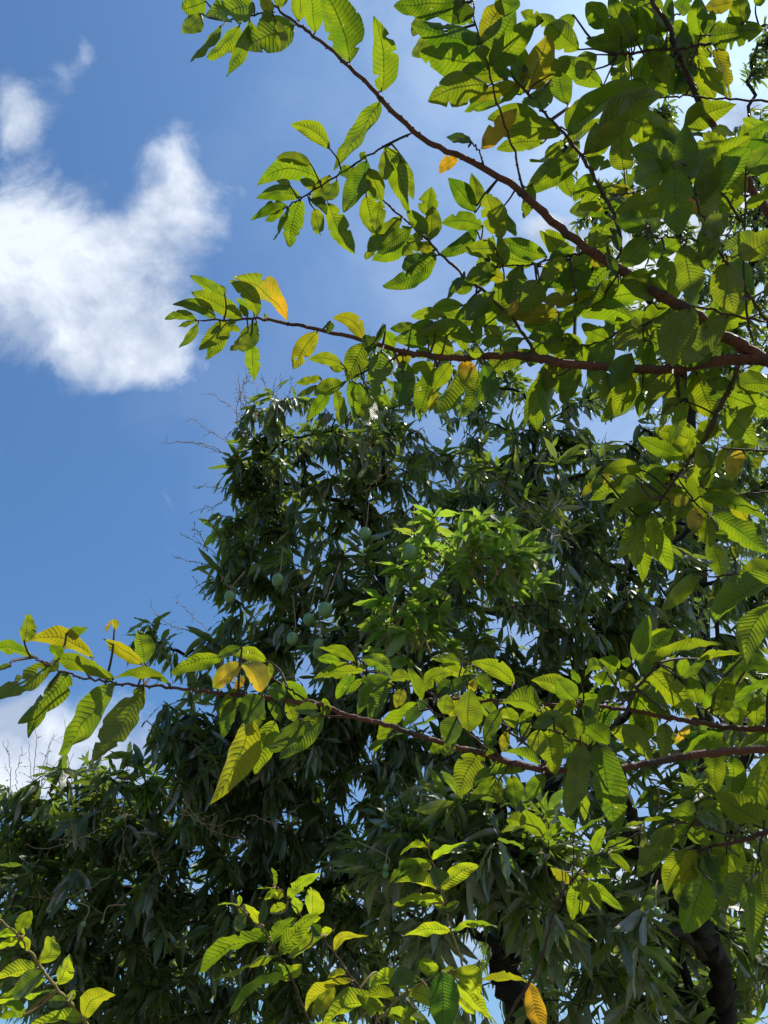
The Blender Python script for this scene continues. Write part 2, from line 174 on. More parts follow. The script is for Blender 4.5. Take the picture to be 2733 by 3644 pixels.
'Q2':'''530,1300 480,1140 130/340,1400 48,1375 120 .3/450,1330 185,1395 95 .2 G/250,1500 0,1430 110 .1/140,1590 -60,1450 130/350,1420 560,1540 110 -.12/620,1260 625,1730 200 0 U/660,1270 900,1490 150 -.3/740,1340 1015,1620 150/740,1480 880,1600 90/150,1610 575,1600 85 -.05/170,1610 460,1700 70/620,1270 780,1240 45/400,1560 300,1690 90''',
'Q6':'''1320,1350 885,1262 110 .06 y/1330,1350 1440,1745 150 .05 Y/1430,170 1290,-60 150/1290,70 1140,10 115/1440,200 1560,50 80/1600,520 1500,420 90 0 y/1390,310 1325,270 60 0 G''',
'P3':'''735,792 158,1032 145 .15/740,800 590,735 90/540,600 420,740 90 0 G/550,590 470,545 50/650,680 545,505 95/650,680 710,510 60 0 G/480,530 320,480 25/480,530 480,440 35/815,950 283,1132 105 .15/900,1140 392,1272 118 .1/910,1140 770,1015 100 .1/910,1140 990,1025 105/820,940 1105,570 130 -.05/730,880 940,600 120''',
'P4':'''900,840 1060,710 80/900,960 1160,790 115 -.15/890,460 1142,215 105 -.05/1100,680 1115,360 140/970,600 960,440 90/740,590 870,500 70/765,370 785,200 40/760,380 635,378 28/800,400 820,470 80/840,420 665,490 60 .15/1180,800 1240,690 70/1160,780 1085,690 70 0 G/1280,910 1535,732 105 -.28 y/1430,1165 1022,1300 80 .2 y/1380,1100 1218,1110 60 0 y/1270,1200 1120,1430 110 0 y/1700,1380 1178,1480 165 .22/1420,1530 1090,1526 60 .1/1659,1100 1590,1230 80''',
'O5':'''225,590 375,300 145 -.05/280,610 310,470 60/210,610 -60,600 110 .1/210,650 -40,790 120/230,640 350,750 110/455,940 600,620 170 .25/440,980 -60,1150 165 .05/520,1020 130,1345 185 0 G/540,1110 0,1270 130/680,1190 835,840 185 .05/690,1270 -30,1350 145 .08/800,1390 870,1240 90/800,1390 560,1390 100 0 G/1000,1600 1362,1270 205 -.18 y/950,1620 250,1660 175 .2/290,1550 90,1400 140 .1/290,1550 -40,1570 110/0,430 -20,340 80/470,1000 300,1010 60''',
}
# ---------------------------------------------------------------- helpers
rng = np.random.default_rng(7)
def nz(v):
    v = np.asarray(v, float); n = np.linalg.norm(v, axis=-1, keepdims=True); return v / np.maximum(n, 1e-9)
def at(x, y, d):                                   # point seen at photo pixel x, y, d metres along the view axis
    return CAM + d * (FWD + (x - W0 / 2) / FPX * RGT - (y - H0 / 2) / FPX * UP)
def tp(t, x, y):
    ox, oy, s = TILE[t]; return ox + x * s, oy + y * s
def path(txt):
    out = []
    for seg in txt.split(';'):
        q = seg.split(); t = q[0]
        for p in q[1:]:
            x, y = p.split(','); out.append(tp(t, float(x), float(y)))
    return np.array(out)
def link(name, me, parent=None, **pr):
    o = bpy.data.objects.new(name, me); sc.collection.objects.link(o)
    if parent is not None:
        o.parent = parent
        base = parent
        loc = Vector((0, 0, 0))
        while base is not None: loc += base.location; base = base.parent
        o.location = -loc if parent.type == 'EMPTY' else (0, 0, 0)
    for a, b in pr.items(): o[a] = b
    return o
def empty(name, loc, **pr):
    o = bpy.data.objects.new(name, None); o.location = loc; o.empty_display_size = .1; sc.collection.objects.link(o)
    for a, b in pr.items(): o[a] = b
    return o
class Geo:
    def __init__(s): s.v = []; s.f = []; s.uv = []; s.r = []; s.mi = []; s.n = 0
    def add(s, v, f, uv, r, mi=0):                 # f: quads (index -1 never used), uv per vertex, r per vertex (2 numbers)
        s.v.append(v); s.f.append(f + s.n); s.uv.append(uv); s.r.append(r); s.mi.append(np.full(len(f), mi)); s.n += len(v)
    def build(s, name, mats, parent=None, **pr):
        V = np.concatenate(s.v); F = np.concatenate(s.f); U = np.concatenate(s.uv); RR = np.concatenate(s.r); MI = np.concatenate(s.mi)
        me = bpy.data.meshes.new(name); nf = len(F)
        me.vertices.add(len(V)); me.vertices.foreach_set('co', V.astype('f4').ravel())
        me.loops.add(nf * 4); me.loops.foreach_set('vertex_index', F.astype('i4').ravel())
        me.polygons.add(nf); me.polygons.foreach_set('loop_start', np.arange(0, nf * 4, 4, dtype='i4'))
        me.polygons.foreach_set('loop_total', np.full(nf, 4, 'i4'))
        me.polygons.foreach_set('material_index', MI.astype('i4')); me.polygons.foreach_set('use_smooth', np.ones(nf, bool))
        a = me.uv_layers.new(name='UVMap'); a.data.foreach_set('uv', U[F.ravel()].astype('f4').ravel())
        b = me.uv_layers.new(name='rnd'); b.data.foreach_set('uv', RR[F.ravel()].astype('f4').ravel())
        me.update(calc_edges=True)
        for m in mats: me.materials.append(m)
        return link(name, me, parent, **pr)
def spline(P, n=6):
    P = np.asarray(P, float)
    if len(P) < 3: return np.array([P[0] + (P[-1] - P[0]) * t for t in np.linspace(0, 1, n + 1)])
    Q = np.vstack([2 * P[0] - P[1], P, 2 * P[-1] - P[-2]]); out = []
    for i in range(len(P) - 1):
        a, b, c, d = Q[i:i + 4]
        for t in np.arange(n) / n:
            out.append(.5 * (2 * b + (c - a) * t + (2 * a - 5 * b + 4 * c - d) * t * t + (3 * b - a - 3 * c + d) * t ** 3))
    out.append(P[-1]); return np.array(out)
def tube(g, P, rad, sides=8, rough=0.0, knots=0.0, rv=0.5, mi=0, cap=True):
    P = np.asarray(P, float); n = len(P); rad = np.broadcast_to(np.asarray(rad, float), (n,)).copy()
    T = nz(np.gradient(P, axis=0)); a = np.cross(T[0], [0.13, 0.31, 0.94]); a = nz(a)
    th = np.arange(sides) * 2 * np.pi / sides; V = []; U = []
    s = np.concatenate([[0], np.cumsum(np.linalg.norm(np.diff(P, axis=0), axis=1))])
    ph = rng.random(4) * 6
    for i in range(n):
        a = nz(a - T[i] * np.dot(a, T[i])); b = np.cross(T[i], a)
        r = rad[i] * (1 + rough * (np.sin(3 * th + s[i] * 9 + ph[0]) * .5 + np.sin(2 * th - s[i] * 23 + ph[1]) * .5 + rng.normal(0, .35, sides)))
        if knots: r = r * (1 + knots * max(0, math.cos(s[i] * 2 * math.pi / .055 + ph[2])) ** 10)
        if cap and (i == 0 or i == n - 1): r = r * .35
        V.append(P[i] + r[:, None] * (np.cos(th)[:, None] * a + np.sin(th)[:, None] * b)); U.append(np.stack([th / 6.283, np.full(sides, s[i])], 1))
    V = np.concatenate(V); U = np.concatenate(U)
    i = np.arange(n - 1)[:, None] * sides; j = np.arange(sides)[None]; k2 = (j + 1) % sides
    F = np.stack([i + j, i + k2, i + sides + k2, i + sides + j], -1).reshape(-1, 4)
    g.add(V, F, U, np.tile([rv, 0.5], (len(V), 1)), mi)
def ellipsoid(g, c, ax, ra, rb, n=14, m=10, rv=.5, lump=.0, mi=0):
    ax = nz(ax); a = nz(np.cross(ax, [.3, .9, .1])); b = np.cross(ax, a)
    t = np.linspace(0.02, math.pi - .02, m); th = np.arange(n) * 2 * np.pi / n
    V = []
    for q in t:
        k_ = 1 + lump * math.cos(q)
        for h in th: V.append(c + ax * math.cos(q) * ra + (a * math.cos(h) + b * math.sin(h)) * rb * math.sin(q) * k_)
    V = np.array(V); i = np.arange(m - 1)[:, None] * n; j = np.arange(n)[None]; k2 = (j + 1) % n
    F = np.stack([i + j, i + k2, i + n + k2, i + n + j], -1).reshape(-1, 4)
    g.add(V, F, np.tile([.5, .5], (len(V), 1)), np.tile([rv, .5], (len(V), 1)), mi)

# ---------------------------------------------------------------- materials
def newmat(name):
    m = bpy.data.materials.new(name); m.use_nodes = True; m.node_tree.nodes.clear(); return m
class MB:
    def __init__(s, m): s.m = m; s.N = m.node_tree.nodes; s.L = m.node_tree.links
    def n(s, t, **kw):
        x = s.N.new(t)
        for a, b in kw.items(): setattr(x, a, b)
        return x
    def set(s, sock, v):
        if isinstance(v, (int, float)): sock.default_value = v
        elif isinstance(v, (tuple, list)): sock.default_value = v
        else: s.L.new(v, sock)
    def math(s, op, *a):
        x = s.n('ShaderNodeMath', operation=op)
        for i, v in enumerate(a): s.set(x.inputs[i], v)
        return x.outputs[0]
    def mix(s, f, a, b):
        x = s.n('ShaderNodeMix', data_type='RGBA'); s.set(x.inputs[0], f); s.set(x.inputs[6], a if not isinstance(a, tuple) else (*a, 1)[:4]); s.set(x.inputs[7], b if not isinstance(b, tuple) else (*b, 1)[:4]); return x.outputs[2]
    def rng(s, v, a, b, c=0, d=1, smooth=False):
        x = s.n('ShaderNodeMapRange'); 
        if smooth: x.interpolation_type = 'SMOOTHSTEP'
        s.set(x.inputs[0], v)
        for i, q in enumerate((a, b, c, d)): s.set(x.inputs[i + 1], q)
        return x.outputs[0]
    def noise(s, sc_, det=3, vec=None, rough=.5):
        x = s.n('ShaderNodeTexNoise'); x.inputs['Scale'].default_value = sc_; x.inputs['Detail'].default_value = det; x.inputs['Roughness'].default_value = rough
        if vec is not None: s.L.new(vec, x.inputs['Vector'])
        return x.outputs['Fac']
    def uv(s, name):
        x = s.n('ShaderNodeUVMap', uv_map=name); y = s.n('ShaderNodeSeparateXYZ'); s.L.new(x.outputs[0], y.inputs[0]); return y.outputs[0], y.outputs[1], x.outputs[0]
def leaf_mat(name, top, under, thru, thru_dark, thru_yel, nveins, vein_dark, trans, rough_top, rough_un, bumpy, holes=False, tint=None, spots=.0, spec=.5, sheen=None, grad=False, ior=1.5):
    m = newmat(name); b = MB(m)
    u, v, _ = b.uv('UVMap'); r0, r1, _ = b.uv('rnd')
    geo = b.n('ShaderNodeNewGeometry'); P = geo.outputs['Position']; back = geo.outputs['Backfacing']
    au = b.math('ABSOLUTE', b.math('SUBTRACT', b.math('MULTIPLY', u, 2.0), 1.0))      # 0 midrib .. 1 edge
    vv = b.math('MULTIPLY', v, b.math('ADD', b.math('MULTIPLY', r0, .35), .82))
    phase = b.math('SUBTRACT', b.math('MULTIPLY', vv, float(nveins)), b.math('MULTIPLY', b.math('POWER', au, 1.4), 2.1))
    wob = b.math('ADD', phase, b.math('MULTIPLY', b.noise(45, 2, P), .7))
    tri = b.math('PINGPONG', wob, 0.5)                                               # 0 at vein
    vein = b.math('MULTIPLY', b.rng(tri, 0.02, 0.30, 1, 0, True), b.rng(b.noise(18, 3, P, .6), .30, .62, .15, 1.4))
    veint = b.rng(tri, 0.0, 0.10, 1, 0, True)
    mid = b.rng(au, 0.02, 0.07, 1, 0, True)
    ret = b.n('ShaderNodeTexVoronoi', feature='DISTANCE_TO_EDGE'); ret.inputs['Scale'].default_value = 260; b.L.new(P, ret.inputs['Vector'])
    retl = b.rng(ret.outputs['Distance'], 0.0, 0.12, 1, 0)
    blotch = b.noise(26, 4, P, .6)
    # base colour of the two faces
    topc = b.mix(r0, tuple(c * .75 for c in top), tuple(min(1, c * 1.3) for c in top))
    topc = b.mix(b.math('MULTIPLY', b.math('MAXIMUM', mid, b.math('MULTIPLY', veint, .35)), .75), topc, tuple(min(1, c * 2.6 + .05) for c in top))
    undc = b.mix(r0, tuple(c * .8 for c in under), tuple(min(1, c * 1.2) for c in under))
    undc = b.mix(b.math('MULTIPLY', b.math('MAXIMUM', mid, b.math('MULTIPLY', veint, .5)), .55), undc, tuple(min(1, c * 1.9 + .04) for c in under))
    if tint:
        topc = b.mix(b.math('MULTIPLY', r1, .9), topc, tint); undc = b.mix(b.math('MULTIPLY', r1, .9), undc, tint)
    col = b.mix(back, topc, undc)
    # light passed through the blade
    tcol = b.mix(r0, thru, tuple(c * f for c, f in zip(thru, (.27, .42, .5))))
    tcol = b.mix(b.rng(blotch, .42, .7), tcol, tuple(min(1, c * f) for c, f in zip(thru, (1.25, 1.05, .8))))
    if grad:
        edge = b.math('SUBTRACT', 1.12, r1); q = b.math('ADD', v, b.math('MULTIPLY', b.math('SUBTRACT', b.noise(22, 4, P, .6), .5), 1.1))
        ff = b.rng(b.math('SUBTRACT', q, edge), -.15, .2, 0, 1, True); tcol = b.mix(ff, tcol, thru_yel); col = b.mix(ff, col, (.045, .09, .02))
    elif tint: tcol = b.mix(r1, tcol, thru_yel)
    tcol = b.mix(b.math('MULTIPLY', vein, vein_dark), tcol, thru_dark)
    tcol = b.mix(b.math('MULTIPLY', retl, .18), tcol, thru_dark)
    tcol = b.mix(b.math('MULTIPLY', mid, .88), tcol, tuple(c * .45 for c in thru_dark))
    if spots:
        sp_ = b.rng(b.noise(95, 2, P, .7), .70, .745); tcol = b.mix(b.math('MULTIPLY', sp_, spots), tcol, (.85, .75, .25))
        br = b.rng(b.noise(40, 3, P, .7), .60 if grad else .70, .70 if grad else .76); tcol = b.mix(b.math('MULTIPLY', br, .8), tcol, (.12, .06, .02)); col = b.mix(b.math('MULTIPLY', br, .8), col, (.10, .055, .02))
    bump = b.n('ShaderNodeBump'); bump.inputs['Strength'].default_value = bumpy; bump.inputs['Distance'].default_value = .004
    hgt = b.math('ADD', b.math('MULTIPLY', vein, -1.0), b.math('MULTIPLY', b.noise(180, 2, P), .5))
    b.L.new(hgt, bump.inputs['Height'])
    p = b.n('ShaderNodeBsdfPrincipled'); b.L.new(col, p.inputs['Base Color']); b.L.new(bump.outputs[0], p.inputs['Normal'])
    b.set(p.inputs['Roughness'], b.math('ADD', b.rng(back, 0, 1, rough_top, rough_un), b.math('MULTIPLY', blotch, .12)))
    b.set(p.inputs['Specular IOR Level'], b.rng(back, 0, 1, spec, .28))
    p.inputs['IOR'].default_value = ior
    if sheen: p.inputs['Sheen Weight'].default_value = sheen; p.inputs['Sheen Roughness'].default_value = .5
    t = b.n('ShaderNodeBsdfTranslucent'); b.L.new(tcol, t.inputs['Color']); b.L.new(bump.outputs[0], t.inputs['Normal'])
    ms = b.n('ShaderNodeMixShader'); ms.inputs[0].default_value = trans; b.L.new(p.outputs[0], ms.inputs[1]); b.L.new(t.outputs[0], ms.inputs[2])
    fin = ms.outputs[0]
    if holes:
        vo = b.n('ShaderNodeTexVoronoi'); vo.inputs['Scale'].default_value = 42; b.L.new(P, vo.inputs['Vector'])
        sel = b.n('ShaderNodeSeparateColor'); b.L.new(vo.outputs['Color'], sel.inputs[0])
        thr = b.math('MULTIPLY', b.math('GREATER_THAN', sel.outputs[0], .80), b.math('MULTIPLY', sel.outputs[1], .30))
        dd = b.math('ADD', vo.outputs['Distance'], b.math('MULTIPLY', b.math('SUBTRACT', b.noise(160, 2, P), .5), .22))
        hole = b.math('MULTIPLY', b.math('LESS_THAN', dd, thr), b.math('GREATER_THAN', au, .13))
        tr = b.n('ShaderNodeBsdfTransparent'); m2 = b.n('ShaderNodeMixShader'); b.L.new(hole, m2.inputs[0]); b.L.new(fin, m2.inputs[1]); b.L.new(tr.outputs[0], m2.inputs[2]); fin = m2.outputs[0]
    o = b.n('ShaderNodeOutputMaterial'); b.L.new(fin, o.inputs['Surface']); return m
YEL = (.55, .36, .02); 
gu = dict(top=(.030, .068, .020), under=(.032, .062, .016), thru=(.27, .42, .009), thru_dark=(.075, .17, .003), thru_yel=(.70, .46, .012), nveins=16, vein_dark=.20,
          trans=.52, rough_top=.38, rough_un=.5, bumpy=.38, tint=YEL, spots=.6, spec=.5)
YEL = (.45, .30, .02)
M_GU = leaf_mat('guava_leaf', **gu)
M_GUH = leaf_mat('guava_leaf_holed', holes=True, **gu)
M_YE = leaf_mat('guava_leaf_yellowed', **{**gu, 'thru': (.76, .45, .02), 'thru_dark': (.50, .20, .006), 'top': (.42, .26, .03), 'under': (.40, .25, .03), 'thru_yel': (.30, .42, .01), 'tint': (.35, .28, .03), 'grad': True, 'spots': .9})
M_GUS = leaf_mat('guava_leaf_shoot_brightened', **{**gu, 'thru': (.56, .72, .018), 'thru_dark': (.14, .27, .005), 'under': (.05, .09, .02)})  # young shoots' lighter green, brightened further to offset the shade they stand in
M_YEL = leaf_mat('guava_leaf_yellow', **{**gu, 'thru': (.70, .50, .03), 'thru_dark': (.40, .26, .01), 'top': (.34, .27, .08), 'under': (.36, .27, .06), 'thru_yel': (.28, .38, .01), 'tint': (.3, .26, .05), 'grad': True, 'spots': .9})
M_SHEEN = leaf_mat('guava_leaf_sky_sheen', **{**gu, 'top': (.19, .235, .19), 'rough_top': .42, 'trans': .22, 'spots': 0, 'sheen': .3, 'spec': .6})  # pale grey painted into the face for sky reflection and sunlight on it
M_GREEN = leaf_mat('guava_leaf_fresh', **{**gu, 'top': (.04, .13, .025), 'thru': (.30, .62, .03), 'trans': .35, 'rough_top': .45, 'spots': 0})
M_MA = leaf_mat('mango_leaf', (.040, .062, .034), (.048, .070, .030), (.34, .52, .024), (.17, .30, .015), (.4, .42, .04), 22, .3, .36, .36, .38, .10, spec=1.0, tint=(.09, .10, .03), ior=1.92)
M_MAY = leaf_mat('mango_leaf_young', (.075, .145, .04), (.10, .17, .04), (.42, .68, .05), (.27, .47, .03), (.5, .55, .05), 22, .25, .50, .33, .40, .2, spec=1.0, tint=(.14, .12, .05), ior=1.75)
def bark(name, c1, c2, c3, sc_=60, bump=.6, rough=.8):
    m = newmat(name); b = MB(m); geo = b.n('ShaderNodeNewGeometry'); P = geo.outputs['Position']
    u, v, uvv = b.uv('UVMap')
    n1 = b.noise(sc_, 5, P, .65); n2 = b.noise(sc_ * .25, 3, P)
    ring = b.n('ShaderNodeTexNoise'); ring.inputs['Scale'].default_value = 1; mp = b.n('ShaderNodeMapping'); mp.inputs['Scale'].default_value = (6, 130, 1); b.L.new(uvv, mp.inputs[0]); b.L.new(mp.outputs[0], ring.inputs['Vector'])
    c = b.mix(b.rng(n1, .3, .7), c1, c2); c = b.mix(b.rng(n2, .52, .66), c, c3)
    bp = b.n('ShaderNodeBump'); bp.inputs['Strength'].default_value = bump; bp.inputs['Distance'].default_value = .006
    b.L.new(b.math('ADD', n1, b.math('MULTIPLY', ring.outputs['Fac'], .6)), bp.inputs['Height'])
    p = b.n('ShaderNodeBsdfPrincipled'); b.L.new(c, p.inputs['Base Color']); p.inputs['Roughness'].default_value = rough; p.inputs['Specular IOR Level'].default_value = .3; b.L.new(bp.outputs[0], p.inputs['Normal'])
    o = b.n('ShaderNodeOutputMaterial'); b.L.new(p.outputs[0], o.inputs['Surface']); return m
M_GB = bark('guava_bark', (.11, .038, .023), (.16, .062, .040), (.045, .034, .028), 80, 1.0, .62)
M_GT = bark('guava_twig', (.05, .028, .02), (.09, .052, .036), (.04, .028, .02), 90, .4, .65)
M_GG = bark('guava_green_stem', (.20, .19, .06), (.26, .17, .07), (.20, .11, .06), 60, .3, .6)
M_MB = bark('mango_bark', (.014, .012, .010), (.030, .025, .021), (.008, .007, .006), 40, 1.0, .9)
M_ST = bark('mango_flower_stalk', (.26, .20, .09), (.32, .15, .10), (.24, .24, .10), 50, .2, .6)
def simple(name, c, c2, rough, sc_=25, sub=0):
    m = newmat(name); b = MB(m); geo = b.n('ShaderNodeNewGeometry'); n1 = b.noise(sc_, 4, geo.outputs['Position'], .6)
    p = b.n('ShaderNodeBsdfPrincipled'); b.L.new(b.mix(b.rng(n1, .35, .65), c, c2), p.inputs['Base Color']); p.inputs['Roughness'].default_value = rough
    if sub: p.inputs['Subsurface Weight'].default_value = sub; p.inputs['Subsurface Radius'].default_value = (.01, .02, .005)
    o = b.n('ShaderNodeOutputMaterial'); b.L.new(p.outputs[0], o.inputs['Surface']); return m
M_FR = simple('mango_fruit_skin', (.11, .21, .07), (.17, .27, .10), .36)
M_BD = simple('tiny_green_fruit', (.10, .16, .06), (.16, .22, .08), .5)
M_GR = simple('grass_ground', (.085, .10, .04), (.15, .13, .085), .95, 3)

# ---------------------------------------------------------------- ground
gg = Geo(); n = 60; xs = np.linspace(-1, 1, n); xs = np.sign(xs) * np.abs(xs) ** 3 * 900
X, Y = np.meshgrid(xs, xs); Z = rng.normal(0, .02, X.shape) * (np.abs(X) < 50)
V = np.stack([X, Y, Z], -1).reshape(-1, 3); i = np.arange(n - 1)[:, None] * n; j = np.arange(n - 1)[None]
gg.add(V, np.stack([i + j, i + j + 1, i + n + j + 1, i + n + j], -1).reshape(-1, 4), V[:, :2], np.full((len(V), 2), .5))
gg.build('ground', [M_GR], kind='structure')

# ---------------------------------------------------------------- leaf blades
def blades(g, base, A, S, Nn, L, Wd, bend, droop, fold, r0, r1, nv=20, nu=8, corr=0.0, wave=0.03, shape='guava', notch=0, mi=0, nveins=16, twist=0):
    """many blades at once; A along, S across, Nn the upper face; arrays over leaves"""
    n = len(L); v = np.linspace(0, 1, nv + 1); u = np.linspace(-1, 1, nu + 1)
    if shape == 'guava': w = np.sin(np.pi * v ** .86) ** .62 * (1 - .08 * v); w = np.maximum(w, 0.0)
    elif shape == 'slim': w = np.sin(np.pi * v ** .9) ** .8
    else: w = np.sin(np.pi * v ** .82) ** .95
    w[0] = .03; w[-1] = .015
    if shape == 'guava':
        pp = rng.uniform(.74, 1.0, (n, 1)); qq = rng.uniform(.55, .85, (n, 1)); Wm = np.maximum(np.sin(np.pi * v[None] ** pp), 0) ** qq; Wm[:, 0] = .04; Wm[:, -1] = .02
    else: Wm = np.tile(w, (n, 1))                                  # n, nv+1
    WL = Wm.copy(); WR = Wm.copy()
    for arr in (WL, WR):
        p1 = rng.random((n, 1)) * 6.28; p2 = rng.random((n, 1)) * 6.28
        arr *= 1 + wave * (1.5 * np.sin(v * 11 + p1) + .8 * np.sin(v * 27 + p2)) + rng.normal(0, wave * .12, (n, nv + 1))
        if notch:
            for q in range(notch):
                c = rng.random((n, 1)) * .8 + .12; d = rng.uniform(.012, .05, (n, 1)); dep = rng.uniform(.12, .5, (n, 1)) * (rng.random((n, 1)) < .7)
                arr *= 1 - dep * np.exp(-((v - c) / d) ** 4)
    aU = np.abs(u)
    half = np.where(u[None, None] < 0, WL[:, :, None], WR[:, :, None]) * u[None, None] * (Wd[:, None, None] * .5)
    Lc = L[:, None, None]; vv = v[None, :, None]
    along = Lc * vv + 0 * half
    side = half + (bend[:, None, None] * Lc) * 4 * vv * (1 - vv)
    up = -droop[:, None, None] * Lc * vv ** 2 + fold[:, None, None] * np.abs(half)
    # gentle roll of the edges and long undulation, each leaf its own
    pa_ = rng.random((n, 1, 1)) * 6.28; pb_ = rng.random((n, 1, 1)) * 6.28
    up = up + Lc * wave * 1.1 * np.sin(vv * 9 + pa_) * (u[None, None]) ** 2 * np.sign(u)[None, None] + Lc * wave * .6 * np.sin(vv * 23 + pb_) * u[None, None] ** 2
    if shape == 'guava': up = up + np.abs(half) * rng.uniform(-.5, .35, (n, 1, 1)) * aU[None, None] ** 2 + Lc * .02 * np.sin(vv * 15 + pa_ * 2) * np.sin(u * 2.2 + 1)[None, None]
    if corr: up = up + corr * Lc * np.cos(2 * np.pi * (vv * nveins - 2.1 * aU[None, None] ** 1.4)) * (.25 + aU[None, None] - .8 * aU[None, None] ** 4) * (WL[:, :, None] > .2)
    tw = twist if np.ndim(twist) else np.full(n, twist)
    ct = np.cos(tw[:, None, None] * vv ** 1.5); st = np.sin(tw[:, None, None] * vv ** 1.5)
    s2 = side * ct - up * st * .0; up2 = up + side * st
    V = base[:, None, None] + along[..., None] * A[:, None, None] + s2[..., None] * S[:, None, None] + up2[..., None] * Nn[:, None, None]
    V = V.reshape(-1, 3); m = (nv + 1) * (nu + 1)
    i = np.arange(nv)[:, None] * (nu + 1); j = np.arange(nu)[None]
    F = np.stack([i + j, i + nu + 1 + j, i + nu + 2 + j, i + j + 1], -1).reshape(-1, 4)   # winding: normal along +Nn when Nn = S x A
    F = (F[None] + (np.arange(n) * m)[:, None, None]).reshape(-1, 4)
    flip = np.einsum('ij,ij->i', np.cross(S, A), Nn) < 0
    Ff = F.reshape(n, -1, 4); Ff[flip] = Ff[flip][:, :, ::-1]; F = Ff.reshape(-1, 4)
    U = np.stack(np.broadcast_arrays((u[None] + 1) / 2, v[:, None]), -1).reshape(-1, 2); U = np.tile(U, (n, 1))
    RR = np.repeat(np.stack([r0, r1], 1), m, 0)
    g.add(V, F, U, RR, mi)

# ---------------------------------------------------------------- the guava: branches traced, leaves set on them
class Br: pass
branches = []
def make_br(id_, kind, d0, d1, r0, r1, txt):
    b = Br(); b.id = id_; b.kind = kind; q = path(txt); m = len(q)
    s = np.concatenate([[0], np.cumsum(np.linalg.norm(np.diff(q, axis=0), axis=1))]); s /= s[-1]
    d = d0 + (d1 - d0) * s
    sq = spline(np.column_stack([q, d]), 5); ss = np.linspace(0, 1, len(sq))
    b.px = sq[:, :2]; b.d = sq[:, 2]; b.P = np.array([at(*p) for p in sq]); b.P += rng.normal(0, .0012, b.P.shape)
    b.r = .66 * (r0 + (r1 - r0) * ss) * b.d / FPX; b.leaf = []; return b
gbr = [make_br(*x) for x in GB]
gshoot = {x[0]: make_br(x[0], 'stem', x[2], x[3], x[4], x[5], x[1]) for x in GS}
def near_br(pool, x, y):
    best = None
    for b in pool:
        dd = np.hypot(b.px[:, 0] - x, b.px[:, 1] - y); k_ = int(np.argmin(dd))
        q = dd[k_] - (8 if b.kind == 'twig' else 0)
        if best is None or q < best[0]: best = (q, b, k_)
    return best
class Leaf: pass
def parse(tile, txt, pool):
    for row in txt.split('/'):
        q = row.split(); x0, y0 = tp(tile, *map(float, q[0].split(','))); x1, y1 = tp(tile, *map(float, q[1].split(',')))
        s = TILE[tile][2]; l = Leaf(); l.shoot = pool is not gbr; l.w = float(q[2]) * s; l.bend = float(q[3]) if len(q) > 3 else rng.uniform(-.05, .05); l.fl = q[4] if len(q) > 4 else ''
        dist, br, k_ = near_br(pool, x0, y0); l.b = (x0, y0); l.t = (x1, y1); l.dist = max(0, dist)
        off = rng.uniform(-.06, .06) + (.05 if dist > 70 else 0) * rng.random()
        l.d = br.d[k_] + (off if dist > 12 else rng.uniform(-.015, .015)); l.d -= .07 if ('G' in l.fl or 'U' in l.fl) else 0; l.att = br.P[k_]; l.rr = br.r[k_]; br.leaf.append(l)
s6_ = False
def frame(l):
    b = at(*l.b, l.d); lp = math.hypot(l.t[0] - l.b[0], l.t[1] - l.b[1])
    lat = lp * 1.04 * l.d / FPX
    sg = rng.choice([-1, 1]); dep = sg * rng.uniform(.05, .42) * lat
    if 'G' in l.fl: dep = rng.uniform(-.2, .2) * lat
    t = at(*l.t, l.d + dep); A = t - b; L = np.linalg.norm(A); A = A / L; L *= 1.04
    vc = nz(CAM - b)
    dx, dy = l.t[0] - l.b[0], l.t[1] - l.b[1]; side = nz(-dy * RGT - dx * UP)     # right-hand side on the picture
    side = nz(side - A * np.dot(side, A)); out = nz(np.cross(A, side)); out = out if np.dot(out, vc) > 0 else -out
    wpx = l.w * (1.2 if l.shoot and not s6_ else 1.04) * l.d / FPX; Wd = max(wpx * 1.04, .36 * L)
    ph = math.acos(min(.985, wpx / Wd)); ph = max(ph, R(rng.uniform(4, 18))); ph = min(ph, R(62))
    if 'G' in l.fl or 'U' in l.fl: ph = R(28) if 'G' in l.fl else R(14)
    cand = []
    for s_ in (-1, 1):
        S = math.cos(ph) * side + s_ * math.sin(ph) * out
        Nn = nz(np.cross(A, S))
        for k_ in (-1, 1):
            NN = Nn * k_; fc = np.dot(NN, vc)
            if 'G' in l.fl or 'U' in l.fl: sc_ = (3 if fc > 0 else 0) + np.dot(NN, nz(SUND + vc)) 
            else: sc_ = (3 if fc < 0 else 0) + np.dot(NN, SUND) + rng.uniform(-.25, .25)
            cand.append((sc_, tuple(S), tuple(NN)))
    sc_, S, NN = max(cand); S = np.array(S); NN = np.array(NN)
    Wd = wpx / max(.5, math.cos(ph)) if ph < R(60) else Wd
    return b, A, S, NN, L, Wd
